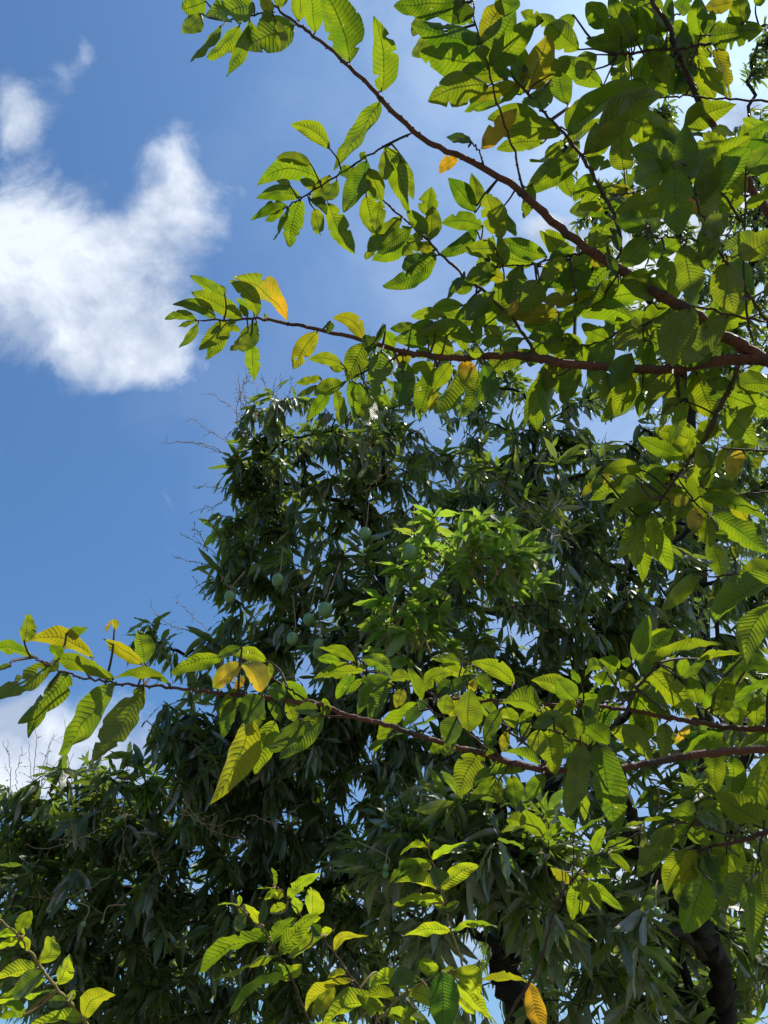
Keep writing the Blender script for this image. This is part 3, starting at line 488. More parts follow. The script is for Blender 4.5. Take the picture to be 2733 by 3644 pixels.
def leaves_to(g, gt, lst, mi_of):
    groups = {}
    for l in lst:
        fr = frame(l); mi, notch, r1 = mi_of(l); groups.setdefault((mi, notch), []).append((fr, l, r1))
        b, A = fr[0], fr[1]                                    # petiole
        if gt is not None:
            gap = np.linalg.norm(l.att - b)
            if gap < .95:
                pm = (l.att + b) / 2 + rng.normal(0, .06 * gap + .001, 3)
                pts = spline([l.att, pm, b, b + A * fr[4] * .06], 3); rr = np.linspace(min(.004, .0013 + .012 * gap), .0011, len(pts))
            else:
                q = b - A * .05 + rng.normal(0, .006, 3); pts = spline([b - A * .085 + np.array([0, .05, -.02]) * rng.random(), q, b, b + A * fr[4] * .06], 3); rr = np.linspace(.0022, .0011, len(pts))
            tube(gt, pts, rr, 6, cap=False, mi=1)
    for (mi, notch), q in groups.items():
        base = np.array([f[0][0] for f in q]); A = np.array([f[0][1] for f in q]); S = np.array([f[0][2] for f in q]); NN = np.array([f[0][3] for f in q])
        L = np.array([f[0][4] for f in q]); Wd = np.array([f[0][5] for f in q]); n = len(q)
        bend = np.array([f[1].bend for f in q]); r1 = np.array([f[2] for f in q])
        fl = [f[1].fl for f in q]
        droop = rng.uniform(-.06, .34, n) + np.array([.10 if 'G' in x else 0 for x in fl]); fold = rng.uniform(.02, .62, n) + np.array([.25 if 'G' in x else 0 for x in fl])
        blades(g, base, A, S, NN, L, Wd, bend, droop, fold, rng.random(n), r1, nv=46, nu=12, corr=.0016, wave=.018, notch=notch, mi=mi, twist=rng.normal(0, .35, n))
def leaf_class(l):
    f = l.fl
    r1 = rng.uniform(0, .18) + (.32 if 'y' in f else 0) + (.0)
    if 'h' in f: return 1, 3, r1
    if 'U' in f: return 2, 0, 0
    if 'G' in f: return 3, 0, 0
    q = rng.random()
    return (1, 2, r1) if q < .22 else (0, (1 if q < .55 else 0), r1)
def special(l): return any(c in l.fl for c in 'YobR')
for t, txt in GL.items():
    if t in TILE: parse(t, txt, gbr)
# further leaves along the twigs, behind and above the traced ones (they thicken the crown and shade it)
def extra(b, n, lo, hi, dback, sc_=35, xlim=2790):
    for _ in range(n):
        k_ = int(rng.uniform(lo, hi) * (len(b.P) - 1)); l = Leaf(); l.shoot = False; x, y = b.px[k_]
        tg = b.px[min(k_ + 1, len(b.P) - 1)] - b.px[max(k_ - 1, 0)]; a = math.atan2(tg[1], tg[0]) + rng.choice([-1, 1]) * rng.uniform(.6, 1.6) + math.pi
        dd = rng.uniform(*dback); ln = rng.uniform(150, 230) * 1.4 / (b.d[k_] + dd)
        ox, oy = rng.normal(0, sc_, 2); l.b = (x + ox, y + oy); l.t = (x + ox + ln * math.cos(a), y + oy + ln * math.sin(a) + 20); l.w = ln * rng.uniform(.3, .45)
        l.bend = rng.uniform(-.1, .1)
        if any((px_ > 2560 and -40 < py_ < 430) or (b.id[0] == 'o' and px_ < xlim and py_ > -50) for px_, py_ in (l.b, l.t)): continue
        l.fl = '' if rng.random() < .85 else 'h'; l.d = b.d[k_] + dd; l.att = b.P[k_] + np.array([0, .02, .02]); l.dist = 40; b.leaf.append(l)
byid = {b.id: b for b in gbr}
for id_, n, lo, hi in (('b2', 34, .0, .85), ('b1', 16, .62, .95), ('t2', 14, .1, .9), ('t8', 14, 0, 1), ('t11', 10, 0, .8), ('b4', 12, .5, .95), ('t6', 12, 0, .7), ('t12', 5, 0, .9), ('t4', 6, .5, 1), ('t5', 6, 0, 1), ('t19', 8, 0, 1), ('b6', 12, .2, 1), ('b7', 6, .3, 1), ('t27', 5, 0, 1)):
    extra(byid[id_], n, lo, hi, (.04, .2))

for n_, (x0, y0, x1, y1, d_) in enumerate([(1500, -420, 3100, -250, 1.25), (1900, -800, 3150, -350, 1.2), (2000, -150, 3100, -160, 1.5), (2900, 1500, 3150, -100, 1.25), (2450, -500, 3100, 250, 2.1), (2800, 300, 3150, 1300, 3.0)]):
    ob = make_br('o%d' % n_, 'branch', d_, 1.35 if n_ < 4 else d_ - .2, 6, 16, 'S %d,%d %d,%d %d,%d 3250,500' % (x0, y0, (x0 + x1) // 2, (y0 + y1) // 2 - 60, x1, y1)); gbr.append(ob); extra(ob, 85 if n_ < 4 else 110, .0, .75 if n_ < 4 else .9, (-.12, .2) if n_ < 4 else (-.3, .5), 35 if n_ < 4 else 110, 2790 if n_ < 4 else 2560)
GT_BASE = np.array([1.32, 1.1, 0.0])
guava = empty('guava_tree', GT_BASE, label='large guava tree with reddish brown branches reaching in overhead, big ribbed backlit leaves', category='tree')
jn = byid['b1'].P[-1]; j2 = byid['b2'].P[-1]; j4 = byid['b4'].P[-1]; j5 = byid['b5'].P[-1]; j6 = byid['b6'].P[-1]; j7 = byid['b7'].P[-1]
gtr = Geo()
fork = jn + np.array([.12, .02, -.1])
tube(gtr, spline([GT_BASE, GT_BASE + [.03, .02, .6], (GT_BASE + fork) / 2 + [.06, 0, .1], fork, jn], 6), np.linspace(.085, .03, 25), 18, .05)
stems = [(j2, .022), (j4, .02), (j5, .018), (j6, .012), (j7, .012)]
for q, r_ in stems:
    base = GT_BASE + (fork - GT_BASE) * min(.98, max(.35, (q[2] - .25) / fork[2])) + [.05, 0, 0]
    tube(gtr, spline([base, (base + q) / 2 + rng.normal(0, .03, 3), q], 6), np.linspace(r_ * 1.6, r_, 13), 12, .05)
gtr.build('trunk', [M_GB], guava)
for b in gbr:
    g = Geo(); n = len(b.P); big = b.kind == 'branch'
    tube(g, b.P, b.r, 14 if big else 9, .06 if big else .04, .10, mi=0)
    for q in range(int(n * (1.0 if big else .5))):            # nodes, stubs of fallen leaves, buds
        k_ = rng.integers(1, n - 1); dr = nz(rng.normal(0, 1, 3)); dr = nz(dr - b.P[k_] * 0)
        ellipsoid(g, b.P[k_] + dr * b.r[k_] * .75, dr, b.r[k_] * .55 + .0012, b.r[k_] * .45 + .0008, 7, 5)
    gf = Geo()
    nl = [l for l in b.leaf if not special(l)]
    if nl: leaves_to(gf, g, nl, leaf_class)
    o = g.build(b.kind, [M_GB if big else M_GT, M_GT], guava)
    if nl: gf.build('foliage', [M_GU, M_GUH, M_GREEN, M_SHEEN], o)
    for l in [l for l in b.leaf if special(l)]:
        gy = Geo(); gt2 = Geo()
        leaves_to(gy, None, [l], lambda l: (0, 1, {'Y': .30, 'o': .70, 'b': .1, 'R': .2}[[c for c in l.fl if c in 'YobR'][0]]))
        lb = {'Y': 'yellowed leaf fading to green', 'R': 'orange dying leaf', 'o': 'leaf half turned from green to orange', 'b': 'dry brown curled leaf'}[[c for c in l.fl if c in 'YobR'][0]]
        gy.build('yellow_leaf' if 'b' not in l.fl else 'withered_leaf', [M_YEL if 'Y' in l.fl else M_YE], o, label=lb)

# ---------------------------------------------------------------- guava shoots standing at the bottom
SH = {'s1': ('Q1', 'slim upright guava shoot with paired bright leaves and a bud on top'),
      's2': ('Q2', 'guava shoot with a big deep green leaf hanging in front, lowest at the bottom middle'),
      's3': ('P3', 'guava shoot with long pointed olive leaves, left of the one with a round leaf'),
      's4': ('P4', 'tall guava shoot with one round upright leaf, yellowish leaves below'),
      's5': ('O5', 'bright guava shoot with a large sheen-grey leaf over its stem, lower left corner'),
      's6': ('Z', 'arching bare-stemmed guava sapling with one yellow hanging leaf, lower right')}
for id_, (tl, lab) in SH.items():
    b = gshoot[id_]; pool = [b]
    if id_ == 's6': pool += [gshoot['s6b'], gshoot['s6c']]
    for t_ in ([tl] if id_ != 's6' else ['Z', 'Q6']):
        TILE[t_] = TILE[{'Z': 'N'}.get(t_, t_[0])]; parse(t_, GL[t_], pool)
    end = b.P[-1]; foot = np.array([end[0] * 1.05, end[1] * 1.02, 0.0])
    root = empty('guava_shoot', foot, label=lab, category='sapling', group='guava shoots standing at the bottom')
    g = Geo(); r_ = b.r[-1]
    low = spline([foot, (foot + end) / 2 + [.03, .02, 0], end], 6)
    P = np.vstack([b.P, low[::-1][1:]]); rr = np.concatenate([b.r, np.linspace(r_, r_ * 1.7, len(low) - 1)])
    tube(g, P, rr, 10, .05, .15, mi=0)
    for q in pool[1:]: tube(g, q.P, q.r, 7, .05, mi=0)
    s6_ = id_ == 's6'
    lf = sum([q.leaf for q in pool], []); gf = Geo()
    leaves_to(gf, g, [l for l in lf if not special(l)], leaf_class)
    o = g.build('stem', [M_GG if id_ in ('s1', 's2', 's5') else M_GT, M_GG], root)
    gf.build('foliage', [M_GU if s6_ else M_GUS, M_GUH, M_GREEN, M_SHEEN], root)  # the arching sapling keeps the plain leaf, darker for its shaded spot
    for l in [l for l in lf if special(l)]:
        gy = Geo(); leaves_to(gy, None, [l], lambda l: (0, 0, .12)); gy.build('yellow_leaf', [M_YE], root, label='single yellow hanging leaf')

# ---------------------------------------------------------------- mango trees
def mango_leaves(g, base, dirs, ax, size, mi=0, upright=.0, nv=7, nu=4, droopy=.9, wscale=1.0, dv=None):
    """rosettes: base points of leaves, outward directions"""
    n = len(base); A = dirs.copy(); A[:, 2] = A[:, 2] * .7 + upright - droopy * (rng.uniform(.1, 1.3, n) if dv is None else dv); A = nz(A)
    up = np.array([0, 0, 1.0]) + rng.normal(0, .55, (n, 3)) + .6 * nz(dirs)
    S = nz(np.cross(A, up)); NN = nz(np.cross(S, A)); NN = np.where(NN[:, 2:3] < 0, -NN, NN)
    L = size * rng.uniform(.65, 1.15, n); Wd = L * rng.uniform(.17, .25, n) * wscale
    blades(g, base, A, S, NN, L, Wd, rng.normal(0, .04, n), rng.uniform(.0, .30, n), rng.uniform(.05, .4, n), rng.random(n), rng.random(n) ** 4 * .9, nv=nv, nu=nu, wave=.022, shape='mango', mi=mi, nveins=22, twist=rng.normal(0, .3, n))
def mango_tree(name, label, foot, limbs, blobs, size, seedn, per=13, nv=7, stems=True, density=1.0, droopy=.9, trunk_r=.16, twig_r=.0032, young=(), stalks=(), fruits=(), spread=.35, nu=4, gapn=.0):
    root = empty(name, foot, label=label, category='tree')
    nodes = []; nrad = []
    limbP = []
    for (r0, r1, pts) in limbs:
        P = spline([at(*p) if len(p) == 3 else np.array(p[:3]) for p in pts], 7); P += rng.normal(0, .018, P.shape) * np.linspace(1, 1, len(P))[:, None]
        limbP.append((P, np.linspace(r0, r1, len(P)))); nodes.extend(P[1:]); nrad.extend(np.linspace(r0, r1, len(P))[1:])
    # trunk from the ground to the first limb's start
    g = Geo(); st = limbP[0][0][0]
    P = spline([np.array(foot), np.array(foot) * .6 + st * .4 + [.08, .03, 0], np.array(foot) * .25 + st * .75 - [.05, 0, 0], st], 8)
    tube(g, P, np.linspace(trunk_r * 1.25, limbs[0][0], len(P)), 20, .05); g.build('trunk', [M_MB], root)
    for i_, (P, rr) in enumerate(limbP):
        g = Geo(); tube(g, P, rr, 14, .16); g.build('limb', [M_MB], root)
    # cluster centres in the crown volume
    C = []
    for (cx, cy, rp, d, cnt, *ex) in blobs:
        c = at(cx, cy, d); rw = rp * d / FPX; ry = ex[0] if ex else 1.7
        k_ = int(cnt * density); q = nz(rng.normal(0, 1, (k_, 3))) * (rng.random((k_, 1)) ** .45) * rw
        q[:, 1] *= ry; C.append(c + q)
    C = np.concatenate(C)
    C = C[np.argsort([np.min(np.linalg.norm(np.array(nodes[::3]) - c, axis=1)) for c in C])]
    nodes = list(nodes); par = [-1] * len(nodes); wt = [0] * len(nodes); arr = np.zeros((len(nodes) + 6 * len(C) + 10, 3)); arr[:len(nodes)] = nodes; cnt = len(nodes); nl = cnt
    segs = []; tips = []
    for c in C:
        dd = np.linalg.norm(arr[:cnt] - c, axis=1) + .25 * np.maximum(0, arr[:cnt, 2] - c[2] + .05) ; k_ = int(np.argmin(dd)); a = arr[k_]
        ln = np.linalg.norm(c - a); 
        if ln < .03: continue
        m = max(2, min(6, int(ln / .13) + 1)); ts = np.linspace(0, 1, m + 1)[1:]
        sag = np.array([0, 0, 1.0]) * ln * .10
        prev = k_; p0 = a
        for t in ts:
            p = a + (c - a) * t + sag * math.sin(math.pi * t) * .8 + (rng.normal(0, .035 * ln, 3) if t < 1 else 0)
            arr[cnt] = p; par.append(prev); wt.append(0); segs.append((prev, cnt)); prev = cnt; cnt += 1
        tips.append((prev, nz(arr[prev] - arr[par[prev]])))
    for (t, _) in tips:
        k_ = t
        while k_ >= nl: wt[k_] += 1; k_ = par[k_]
    # twigs: one chain per tip from the branching point
    g = Geo(); done = set()
    for (t, _) in tips:
        ch = [t]; k_ = t
        while k_ >= nl and k_ not in done:
            done.add(k_); k_ = par[k_]; ch.append(k_)
        if len(ch) < 2: continue
        P = arr[ch[::-1]]; rr = np.array([twig_r * math.sqrt(max(1, wt[q]) ** .95) for q in ch[::-1]]); rr[0] = rr[1]
        tube(g, P, np.minimum(rr, .03), 5, .0, cap=False)
    g.build('twigs', [M_MB], root, kind='stuff')
    # rosettes of leaves
    g = Geo(); B = []; D = []; DV = []
    for (t, ax) in tips:
        k_ = int(per * rng.uniform(.6, 1.35)); tip = arr[t]; back = nz(arr[par[t]] - tip)
        d = nz(rng.normal(0, 1, (k_, 3))); d = nz(d - .35 * (d @ ax)[:, None] * ax + ax * rng.uniform(.1, .8)); B.append(tip + back * (rng.random((k_, 1)) * size * 1.1) + d * .012); D.append(d); DV.append(np.clip(droopy * rng.uniform(.0, 2.2) + rng.normal(0, .35, k_), -.2, 2.6))
    B = np.concatenate(B); D = np.concatenate(D)
    mango_leaves(g, B, D, None, size, 0, nv=nv, nu=nu, droopy=droopy, dv=np.concatenate(DV))
    print(name, 'rosettes', len(tips), 'leaves', len(B))
    g.build('foliage', [M_MA], root, kind='stuff')
    if young:
        for (cx, cy, rp, d, cn, lab) in young:
            g = Geo(); gs = Geo(); c0 = at(cx, cy, d); B = []; D = []
            for _ in range(cn):
                q = nz(rng.normal(0, 1, 3)) * rng.random() ** .4 * rp * d / FPX; q[1] *= .5; tip = c0 + q; ax = nz(q + [0, 0, .25 * rp * d / FPX])
                tube(gs, spline([c0 + q * .55 - [0, 0, .12] + rng.normal(0, .05, 3), c0 + q * .8 - [0, 0, .03], tip], 4), np.linspace(.005, .003, 9), 5, cap=False)
                k_ = int(rng.uniform(6, 11)); dd_ = nz(rng.normal(0, 1, (k_, 3)) + ax * .9); B.append(tip - ax * rng.random((k_, 1)) * .07); D.append(dd_)
            mango_leaves(g, np.concatenate(B), np.concatenate(D), None, size * .85, 0, upright=.15, nv=10, nu=6, droopy=.9, wscale=1.5)
            o = gs.build('young_shoots', [M_ST], root, label=lab, kind='stuff'); g.build('foliage', [M_MAY], o)
    for (x0, y0, x1, y1, d, n_side, kind_) in stalks:       # bare flower stalks
        g = Geo(); a = at(x0, y0, d); b_ = at(x1, y1, d + rng.uniform(-.15, .15)); ln = np.linalg.norm(b_ - a)
        mid_ = (a + b_) / 2 + rng.normal(0, .05 * ln, 3) + (np.array([0, 0, -.14 * ln]) if kind_ else 0)
        P = spline([a, mid_, b_], 9); P += rng.normal(0, .005, P.shape); th = .0019 * d / 5
        tube(g, P, np.linspace(th * 1.5, th * .7, len(P)), 5, cap=False)
        for _ in range(n_side):
            k_ = rng.integers(4, len(P) - 1); dr = nz(rng.normal(0, 1, 3) + nz(P[k_] - P[k_ - 1]) * 1.3); l2 = ln * rng.uniform(.05, .22)
            Q = spline([P[k_], P[k_] + dr * l2 * .5 + rng.normal(0, .004, 3), P[k_] + dr * l2], 3); tube(g, Q, np.linspace(th * .7, th * .5, len(Q)), 4, cap=False)
            for _ in range(rng.integers(0, 3)):
                q = Q[rng.integers(1, len(Q))] + rng.normal(0, .004, 3); ellipsoid(g, q, [0, 0, 1], .0045 * d / 5, .0035 * d / 5, 6, 5, mi=1)
        g.build('flower_stalk', [M_ST, M_BD], root)
    for (x, y, rp, d, st_) in fruits:
        d = d - (.75 if rp > 12 else .2); c = at(x, y, d); rw = rp * d / FPX; ax = np.array([rng.normal(0, .15), rng.normal(0, .1), 1.0])
        g = Geo(); ellipsoid(g, c, ax, rw * 1.2, rw * .96, 22, 16, lump=.10)
        o = g.build('mango', [M_FR], root)
        g = Geo(); tube(g, spline([c + nz(ax) * rw * 1.08, c + [0.01, 0, rw + .06], c + [rng.normal(0, .05), .04, rw + st_]], 5), .0028, 6, cap=False); g.build('fruit_stalk', [M_ST], o)
    return root
def gxy(x, y, d): p = at(x, y, d); return (float(p[0]), float(p[1]), 0.0)
main_limbs = [
 (0.094, 0.061, [(1930, 3800, 4.8), (1852, 3563, 4.8), (1786, 3443, 4.85), (1817, 3364, 4.9), (1812, 3275, 4.9), (1790, 3000, 5.0), (1700, 2700, 5.1), (1500, 2450, 5.4)]),
 (0.058, 0.016, [(1500, 2450, 5.4), (1400, 2250, 5.7), (1360, 2050, 6.0), (1340, 1930, 6.2), (1290, 1760, 6.4), (1290, 1560, 6.5)]),
 (0.036, 0.014, [(1700, 2700, 5.1), (1900, 2500, 5.2), (2163, 2320, 5.2), (2172, 2200, 5.3), (2220, 2084, 5.4), (2265, 1965, 5.5)]),
 (0.022, 0.011, [(2163, 2320, 5.2), (2120, 2230, 5.2), (2060, 2120, 5.3), (2040, 1950, 5.4)]),
 (0.032, 0.014, [(1400, 2250, 5.7), (1600, 2100, 5.9), (1850, 1920, 6.1), (1905, 1700, 6.3), (1895, 1480, 6.5)]),
 (0.025, 0.009, [(1400, 2270, 5.7), (1100, 2300, 5.6), (850, 2320, 5.6), (700, 2318, 5.6), (560, 2305, 5.6)]),
 (0.025, 0.009, [(1340, 1930, 6.2), (1280, 1850, 6.2), (1200, 1790, 6.2), (1050, 1730, 6.2), (930, 1690, 6.2)]),
 (0.032, 0.011, [(1790, 3000, 5.0), (2050, 2720, 5.0), (2300, 2500, 5.2), (2500, 2330, 5.3), (2620, 2050, 5.5)]),
 (0.029, 0.010, [(1500, 2450, 5.4), (1200, 2600, 5.2), (1000, 2640, 5.15), (790, 2600, 5.1), (600, 2560, 5.1)]),
 (0.036, 0.014, [(1786, 3443, 4.85), (1780, 3400, 4.75), (1740, 3340, 4.7), (1690, 3320, 4.7), (1600, 3200, 4.6), (1500, 2950, 4.7)])]
main_blobs = [(2150, 1850, 170, 5.9, 18), (2050, 1500, 140, 7, 14), (2330, 2330, 170, 5.3, 16), (1850, 1700, 170, 6.6, 16), (1350, 2620, 160, 5.4, 16), (1500, 2250, 170, 5.9, 14), (1000, 2350, 130, 5.9, 12), (940, 1560, 95, 6.2, 12), (850, 1690, 80, 6.1, 9), (2680, 2120, 160, 5.8, 22), (2690, 2380, 160, 5.6, 20), (980, 2500, 150, 5.3, 16), (1150, 2900, 180, 5.1, 22), (720, 2790, 120, 5.2, 12), (2250, 1720, 160, 6.6, 26), (2450, 1620, 170, 6.8, 24), (2640, 1750, 190, 6.6, 28), (2600, 1500, 160, 7.0, 20), (2450, 1880, 180, 6.2, 22), (1300, 2250, 160, 5.9, 16), (1150, 2560, 150, 5.3, 16), (700, 2700, 130, 5.2, 14), (880, 2760, 150, 5.1, 16), (1000, 2800, 160, 5.0, 14), (900, 1760, 150, 6.2, 26), (1080, 1620, 200, 6.4, 44), (1000, 1900, 190, 6.0, 36), (1330, 1560, 220, 6.8, 46), (1330, 1800, 250, 6.4, 54),
 (1700, 1500, 260, 7.0, 56), (1650, 1800, 280, 6.4, 60), (2000, 1640, 230, 6.8, 44), (2000, 1900, 260, 6.0, 48), (870, 2070, 140, 5.9, 26), (1080, 2150, 190, 5.8, 34),
 (1350, 2080, 220, 5.8, 30), (1650, 2120, 230, 5.5, 34), (2250, 2080, 230, 5.6, 32), (2450, 2250, 240, 5.4, 30), (2100, 2330, 250, 5.1, 44), (2420, 2050, 160, 6, 10), (1800, 2350, 230, 5.2, 40),
 (1500, 2400, 230, 5.4, 34), (1180, 2420, 200, 5.5, 26), (820, 2300, 150, 5.6, 12), (560, 2290, 90, 5.6, 5), (640, 2600, 130, 5.1, 22), (900, 2620, 190, 5.2, 34), (1200, 2700, 220, 5.2, 40), (1600, 2750, 230, 5.0, 44),
 (1400, 3000, 240, 4.9, 40), (1750, 3050, 220, 5.2, 20), (2050, 2750, 220, 5.0, 24), (1900, 3450, 260, 5.3, 16), (700, 2330, 120, 5.6, 6)]
stk = []
for (x0, y0, x1, y1) in [(900,1520,840,1380),(930,1520,900,1345),(880,1530,860,1350),(950,1530,1010,1340),(960,1500,980,1345),(900,1560,740,1390),(980,1530,1070,1400),(940,1540,830,1360),(1000,1520,1040,1345),(900,1500,1080,1440),
   (860,1600,675,1480),(830,1630,575,1575),(835,1630,625,1570),(860,1560,845,1330),(815,1740,685,1733),(830,1760,670,1825),(780,1980,640,1900),(790,2010,610,1980),(740,1960,690,1870),(770,1900,755,1830),(740,2150,690,2060),(700,2250,520,2140),(740,2240,620,2120),
   (960,1430,930,1330),(850,1580,880,1340)]:
    stk.append((x0, y0, x1, y1, 6.0, int(rng.integers(4, 9)), 0))
for (x0, y0, x1, y1) in [(2040,1950,1760,1700),(2040,1920,1950,1760),(1950,2250,1660,1950),(1500,2300,1660,2330),(1300,1750,1500,1520),(1200,1540,1400,1560),(1480,2050,1350,2100),(1620,2330,1800,2400),(1900,2000,1880,1800)]:
    stk.append((x0, y0, x1, y1, 4.5, 6, 1))
fr = [(1158, 2172, 27, 5.4, .35), (819, 2125, 21, 5.6, .2), (1098, 2205, 21, 5.5, .3), (1041, 2273, 21, 5.3, .3), (1496, 1918, 21, 5.5, .2), (1458, 1966, 27, 5.2, .35), (1299, 1900, 23, 5.9, .3), (988, 2065, 22, 5.4, .25),
      (1133, 2296, 20, 5.3, .3), (1595, 1571, 13, 5.8, .15), (1577, 1480, 11, 5.8, .1), (1130, 2325, 18, 5.35, .2)]
mango_tree('mango_tree', 'tall mango tree with dark drooping leaves and round green fruit, its top against the sky', gxy(1960, 3900, 4.8), main_limbs, main_blobs, .196, 1, droopy=.95,
  per=14, nv=7, density=1.05, stalks=stk, fruits=fr,
  young=[(1680, 2000, 290, 4.6, 40, 'spray of bright young leaves in full sun'), (1440, 2210, 210, 4.5, 20, 'light green young leaves below the sunlit spray'), 
         (800, 1880, 70, 6.0, 3, 'pale young leaves at the crown edge')])
left_limbs = [
 (0.078, 0.046, [(470, 3800, 5.4), (520, 3500, 5.3), (600, 3330, 5.2), (650, 3220, 5.1)]),
 (0.039, 0.019, [(650, 3220, 5.1), (780, 3205, 5.0), (870, 3200, 5.0), (960, 3160, 5.0), (1047, 3118, 5.0), (1010, 3060, 5.0), (970, 2990, 5.1), (930, 2850, 5.2)]),
 (0.033, 0.010, [(1047, 3118, 5.0), (1160, 3160, 5.0), (1283, 3084, 5.0), (1240, 3055, 5.0), (1093, 2985, 5.1)]),
 (0.033, 0.013, [(650, 3220, 5.1), (500, 3190, 5.2), (300, 3150, 5.3), (100, 3100, 5.4), (-150, 3000, 5.5)]),
 (0.033, 0.013, [(600, 3330, 5.2), (480, 3050, 5.3), (420, 2900, 5.4), (330, 2800, 5.5)]),
 (0.026, 0.013, [(1047, 3118, 5.0), (1200, 3230, 4.9), (1400, 3290, 4.8), (1600, 3300, 4.8)])]
left_blobs = [(950, 3120, 130, 5.3, 12), (560, 3620, 200, 4.9, 20), (1050, 3550, 180, 5.2, 18), (350, 2980, 150, 5.6, 14), (60, 2930, 190, 5.4, 40), (280, 2880, 170, 5.4, 40), (500, 2900, 180, 5.3, 40), (720, 2880, 180, 5.2, 40), (950, 2950, 180, 5.2, 26), (100, 3150, 220, 5.1, 44), (380, 3130, 220, 5.0, 46), (650, 3120, 210, 4.9, 36),
 (900, 3250, 230, 4.8, 24), (200, 3420, 230, 4.8, 44), (500, 3420, 230, 4.8, 44), (800, 3500, 230, 4.9, 30), (1150, 3400, 230, 5.0, 30), (-120, 3000, 160, 5.4, 16), (1100, 3120, 160, 5.2, 12), (1250, 3300, 200, 5.1, 20), (-100, 3400, 200, 5, 16), (1500, 3500, 220, 5.2, 22), (350,3650,260,4.7,26), (800,3700,240,4.8,20)]
stk = []
for (x0, y0, x1, y1) in [(40,2860,15,2640),(70,2870,80,2655),(110,2880,130,2560),(120,2880,180,2640),(140,2860,190,2610),(150,2900,100,2640),(200,2890,260,2680),(260,2850,230,2560),(340,2850,330,2660),(360,2830,350,2700),(10,2880,-20,2700),(430,2850,500,2710),(100,2860,220,2680),(60,2850,160,2720)]:
    stk.append((x0, y0, x1, y1, 5.2, int(rng.integers(3, 7)), 0))
for (x0, y0, x1, y1) in [(410,2930,90,3010),(400,3110,100,3190),(420,3100,450,2900),(640,2870,760,2905),(560,2800,900,2900),(900,2900,1080,2860),(650,2850,880,2990),(300,3030,250,2880),(620,3180,520,2950)]:
    stk.append((x0, y0, x1, y1, 4.1, 6, 1))
mango_tree('mango_tree', 'low broad mango tree with thin bare flower stalks rising against the white cloud', gxy(430, 3900, 5.4), left_limbs, left_blobs, .19, 2, droopy=.75, per=14, nv=7, density=.93, stalks=stk,
  young=[(520, 2790, 60, 5.0, 6, 'bright yellow green tuft of young leaves'), (1000, 3560, 150, 4.9, 7, 'bright young leaves low in the shade')],
  fruits=[(297, 3288, 9, 4.0, .1), (365, 3280, 6, 4.0, .08), (418, 2918, 10, 4.6, .1)])
right_limbs = [
 (.055, .048, [(2565, 3900, 3.9), (2560, 3640, 3.9), (2580, 3480, 3.9), (2530, 3390, 3.9), (2486, 3302, 3.85), (2440, 3150, 3.8)]),
 (.045, .02, [(2486, 3302, 3.85), (2330, 3120, 3.8), (2240, 2990, 3.7), (2230, 2850, 3.7), (2100, 2700, 3.8)]),
 (.03, .022, [(2560, 3640, 3.9), (2450, 3560, 4.2), (2440, 3330, 4.2), (2520, 3100, 4.2), (2680, 2900, 4.2)]),
 (.022, .010, [(2530, 3390, 3.9), (2350, 3300, 3.6), (2100, 3200, 3.5), (1900, 3100, 3.4), (1750, 3000, 3.3)]),
 (.04, .02, [(2440, 3150, 3.8), (2500, 2950, 3.8), (2620, 2750, 3.9), (2750, 2550, 4.0)])]
right_blobs = [(1650, 3020, 190, 3.5, 20), (1850, 2950, 180, 3.5, 18), (1500, 2900, 170, 3.8, 14), (1900, 3200, 200, 3.5, 14), (1600, 3250, 160, 3.7, 8), (2150, 3080, 200, 3.9, 14), (2350, 3300, 220, 4.3, 18), (2150, 3450, 220, 3.6, 16), (2450, 2950, 220, 4.0, 16), (2680, 3000, 200, 4.2, 14),
 (2680, 3400, 200, 4.6, 18), (2300, 3650, 230, 4.0, 16), (2500, 2750, 200, 4.2, 14), (2200, 2750, 180, 4.4, 12), (2700, 2550, 180, 4.3, 12), (1950, 3600, 200, 4, 10), (1350, 3050, 150, 3.8, 12), (1400,3250,150,4.0,8), (2720,3650,200,4.4,14), (2500, 3450, 200, 5.0, 12)]
mango_tree('mango_tree', 'nearer mango tree with thick black trunk and very long dark leaves at lower right', gxy(2565, 4000, 3.9), right_limbs, right_blobs, .215, 3, droopy=.5, per=13, nv=11, nu=6, density=.98, twig_r=.0028,
  young=[(2450, 2620, 80, 4.3, 3, 'light young leaves beside the guava leaves')], fruits=[(1373, 3085, 10, 3.6, .1), (1372, 3112, 12, 3.6, .14), (2340, 3245, 13, 3.4, .1)],
  stalks=[(1620, 3130, 1765, 3190, 3.3, 4, 1), (2350, 2870, 2330, 2780, 3.6, 2, 0)], trunk_r=.07)
far_limbs = [(.16, .08, [(2500, 2500, 12), (2480, 1900, 12), (2450, 1500, 12), (2380, 1150, 12)]), (.07, .03, [(2450, 1500, 12), (2600, 1200, 12), (2680, 900, 12.2), (2700, 650, 12.4)]), (.06, .03, [(2380, 1150, 12), (2250, 1000, 12), (2130, 850, 12), (2100, 700, 12)]), (.06, .03, [(2380, 1150, 12), (2420, 900, 12.2), (2380, 650, 12.2), (2350, 450, 12.2)])]
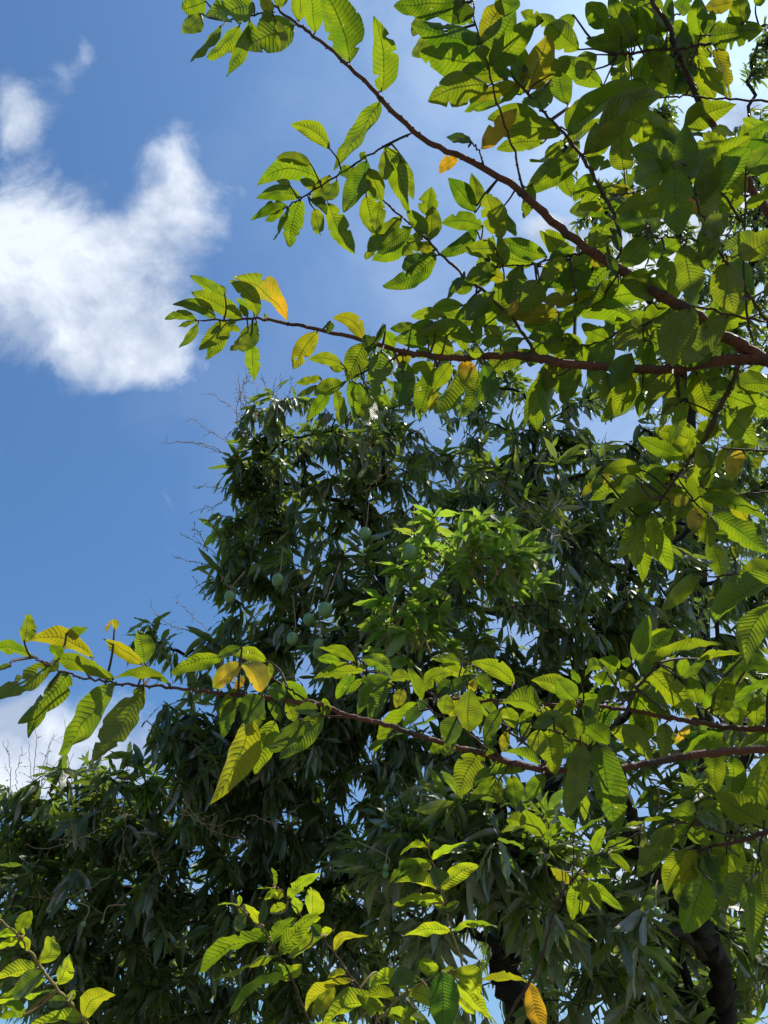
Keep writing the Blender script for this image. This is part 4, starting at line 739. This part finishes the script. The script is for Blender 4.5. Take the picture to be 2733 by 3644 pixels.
far_blobs = [(2120, 760, 110, 12, 30), (2250, 900, 140, 12, 36), (2300, 650, 130, 12, 40), (2350, 450, 100, 12.3, 26), (2480, 700, 140, 12.3, 40), (2450, 1000, 180, 12, 50), (2650, 560, 100, 12.3, 34), (2680, 800, 150, 12.3, 60), (2660, 1080, 180, 12, 60), (2740, 180, 70, 12.3, 22), (2600, 1350, 180, 12, 50), (2050, 980, 60, 12, 9), (2650, 1650, 130, 12, 30), (2300, 1300, 150, 12, 30), (2000, 620, 30, 12, 3), (2700,1950,110,12,16)]
mango_tree('mango_tree', 'distant mango tree with tiny leaves behind the guava at upper right, by white cloud', gxy(2500, 4300, 12), far_limbs, far_blobs, .21, 4, per=15, nv=5, nu=2, density=1.25, twig_r=.006, trunk_r=.25)
# a farther belt of trees behind the crowns
def belt(label, xs, d, ys, rp, cnt):
    limbs = [(.14, .05, [(xs[0] * .5 + xs[1] * .5, 3900, d), (xs[0] * .5 + xs[1] * .5, ys + rp, d), (xs[0] * .6 + xs[1] * .4, ys, d)])]
    limbs += [(.05, .02, [(xs[0] * .5 + xs[1] * .5, ys + rp * 1.5, d), ((xs[0] + q) / 2, ys + rp, d), (q, ys, d)]) for q in xs]
    bl = [(x, y, rp, d, cnt) for x in np.linspace(xs[0], xs[1], 4) for y in (ys, ys + rp * 1.3)]
    mango_tree('mango_tree', label, gxy(xs[0] * .5 + xs[1] * .5, 4000, d), limbs, bl, .2, 5, per=13, nv=4, nu=2, density=1.0, twig_r=.006, trunk_r=.2)
belt('background tree showing in gaps at bottom centre, behind the guava shoots', (900, 1800), 9.5, 3250, 190, 20)
belt('background tree showing in gaps at bottom right, behind the black trunk', (2000, 2800), 9.0, 3050, 210, 20)
belt('background tree showing in gaps behind the low left crown', (-100, 700), 9.0, 3250, 180, 14)
belt('tall background mango tree closing the gaps behind the middle of the fruiting crown', (1350, 2550), 9.5, 1850, 240, 18)
print('objects', len(sc.objects), 'verts', sum(len(o.data.vertices) for o in sc.objects if o.type == 'MESH'))
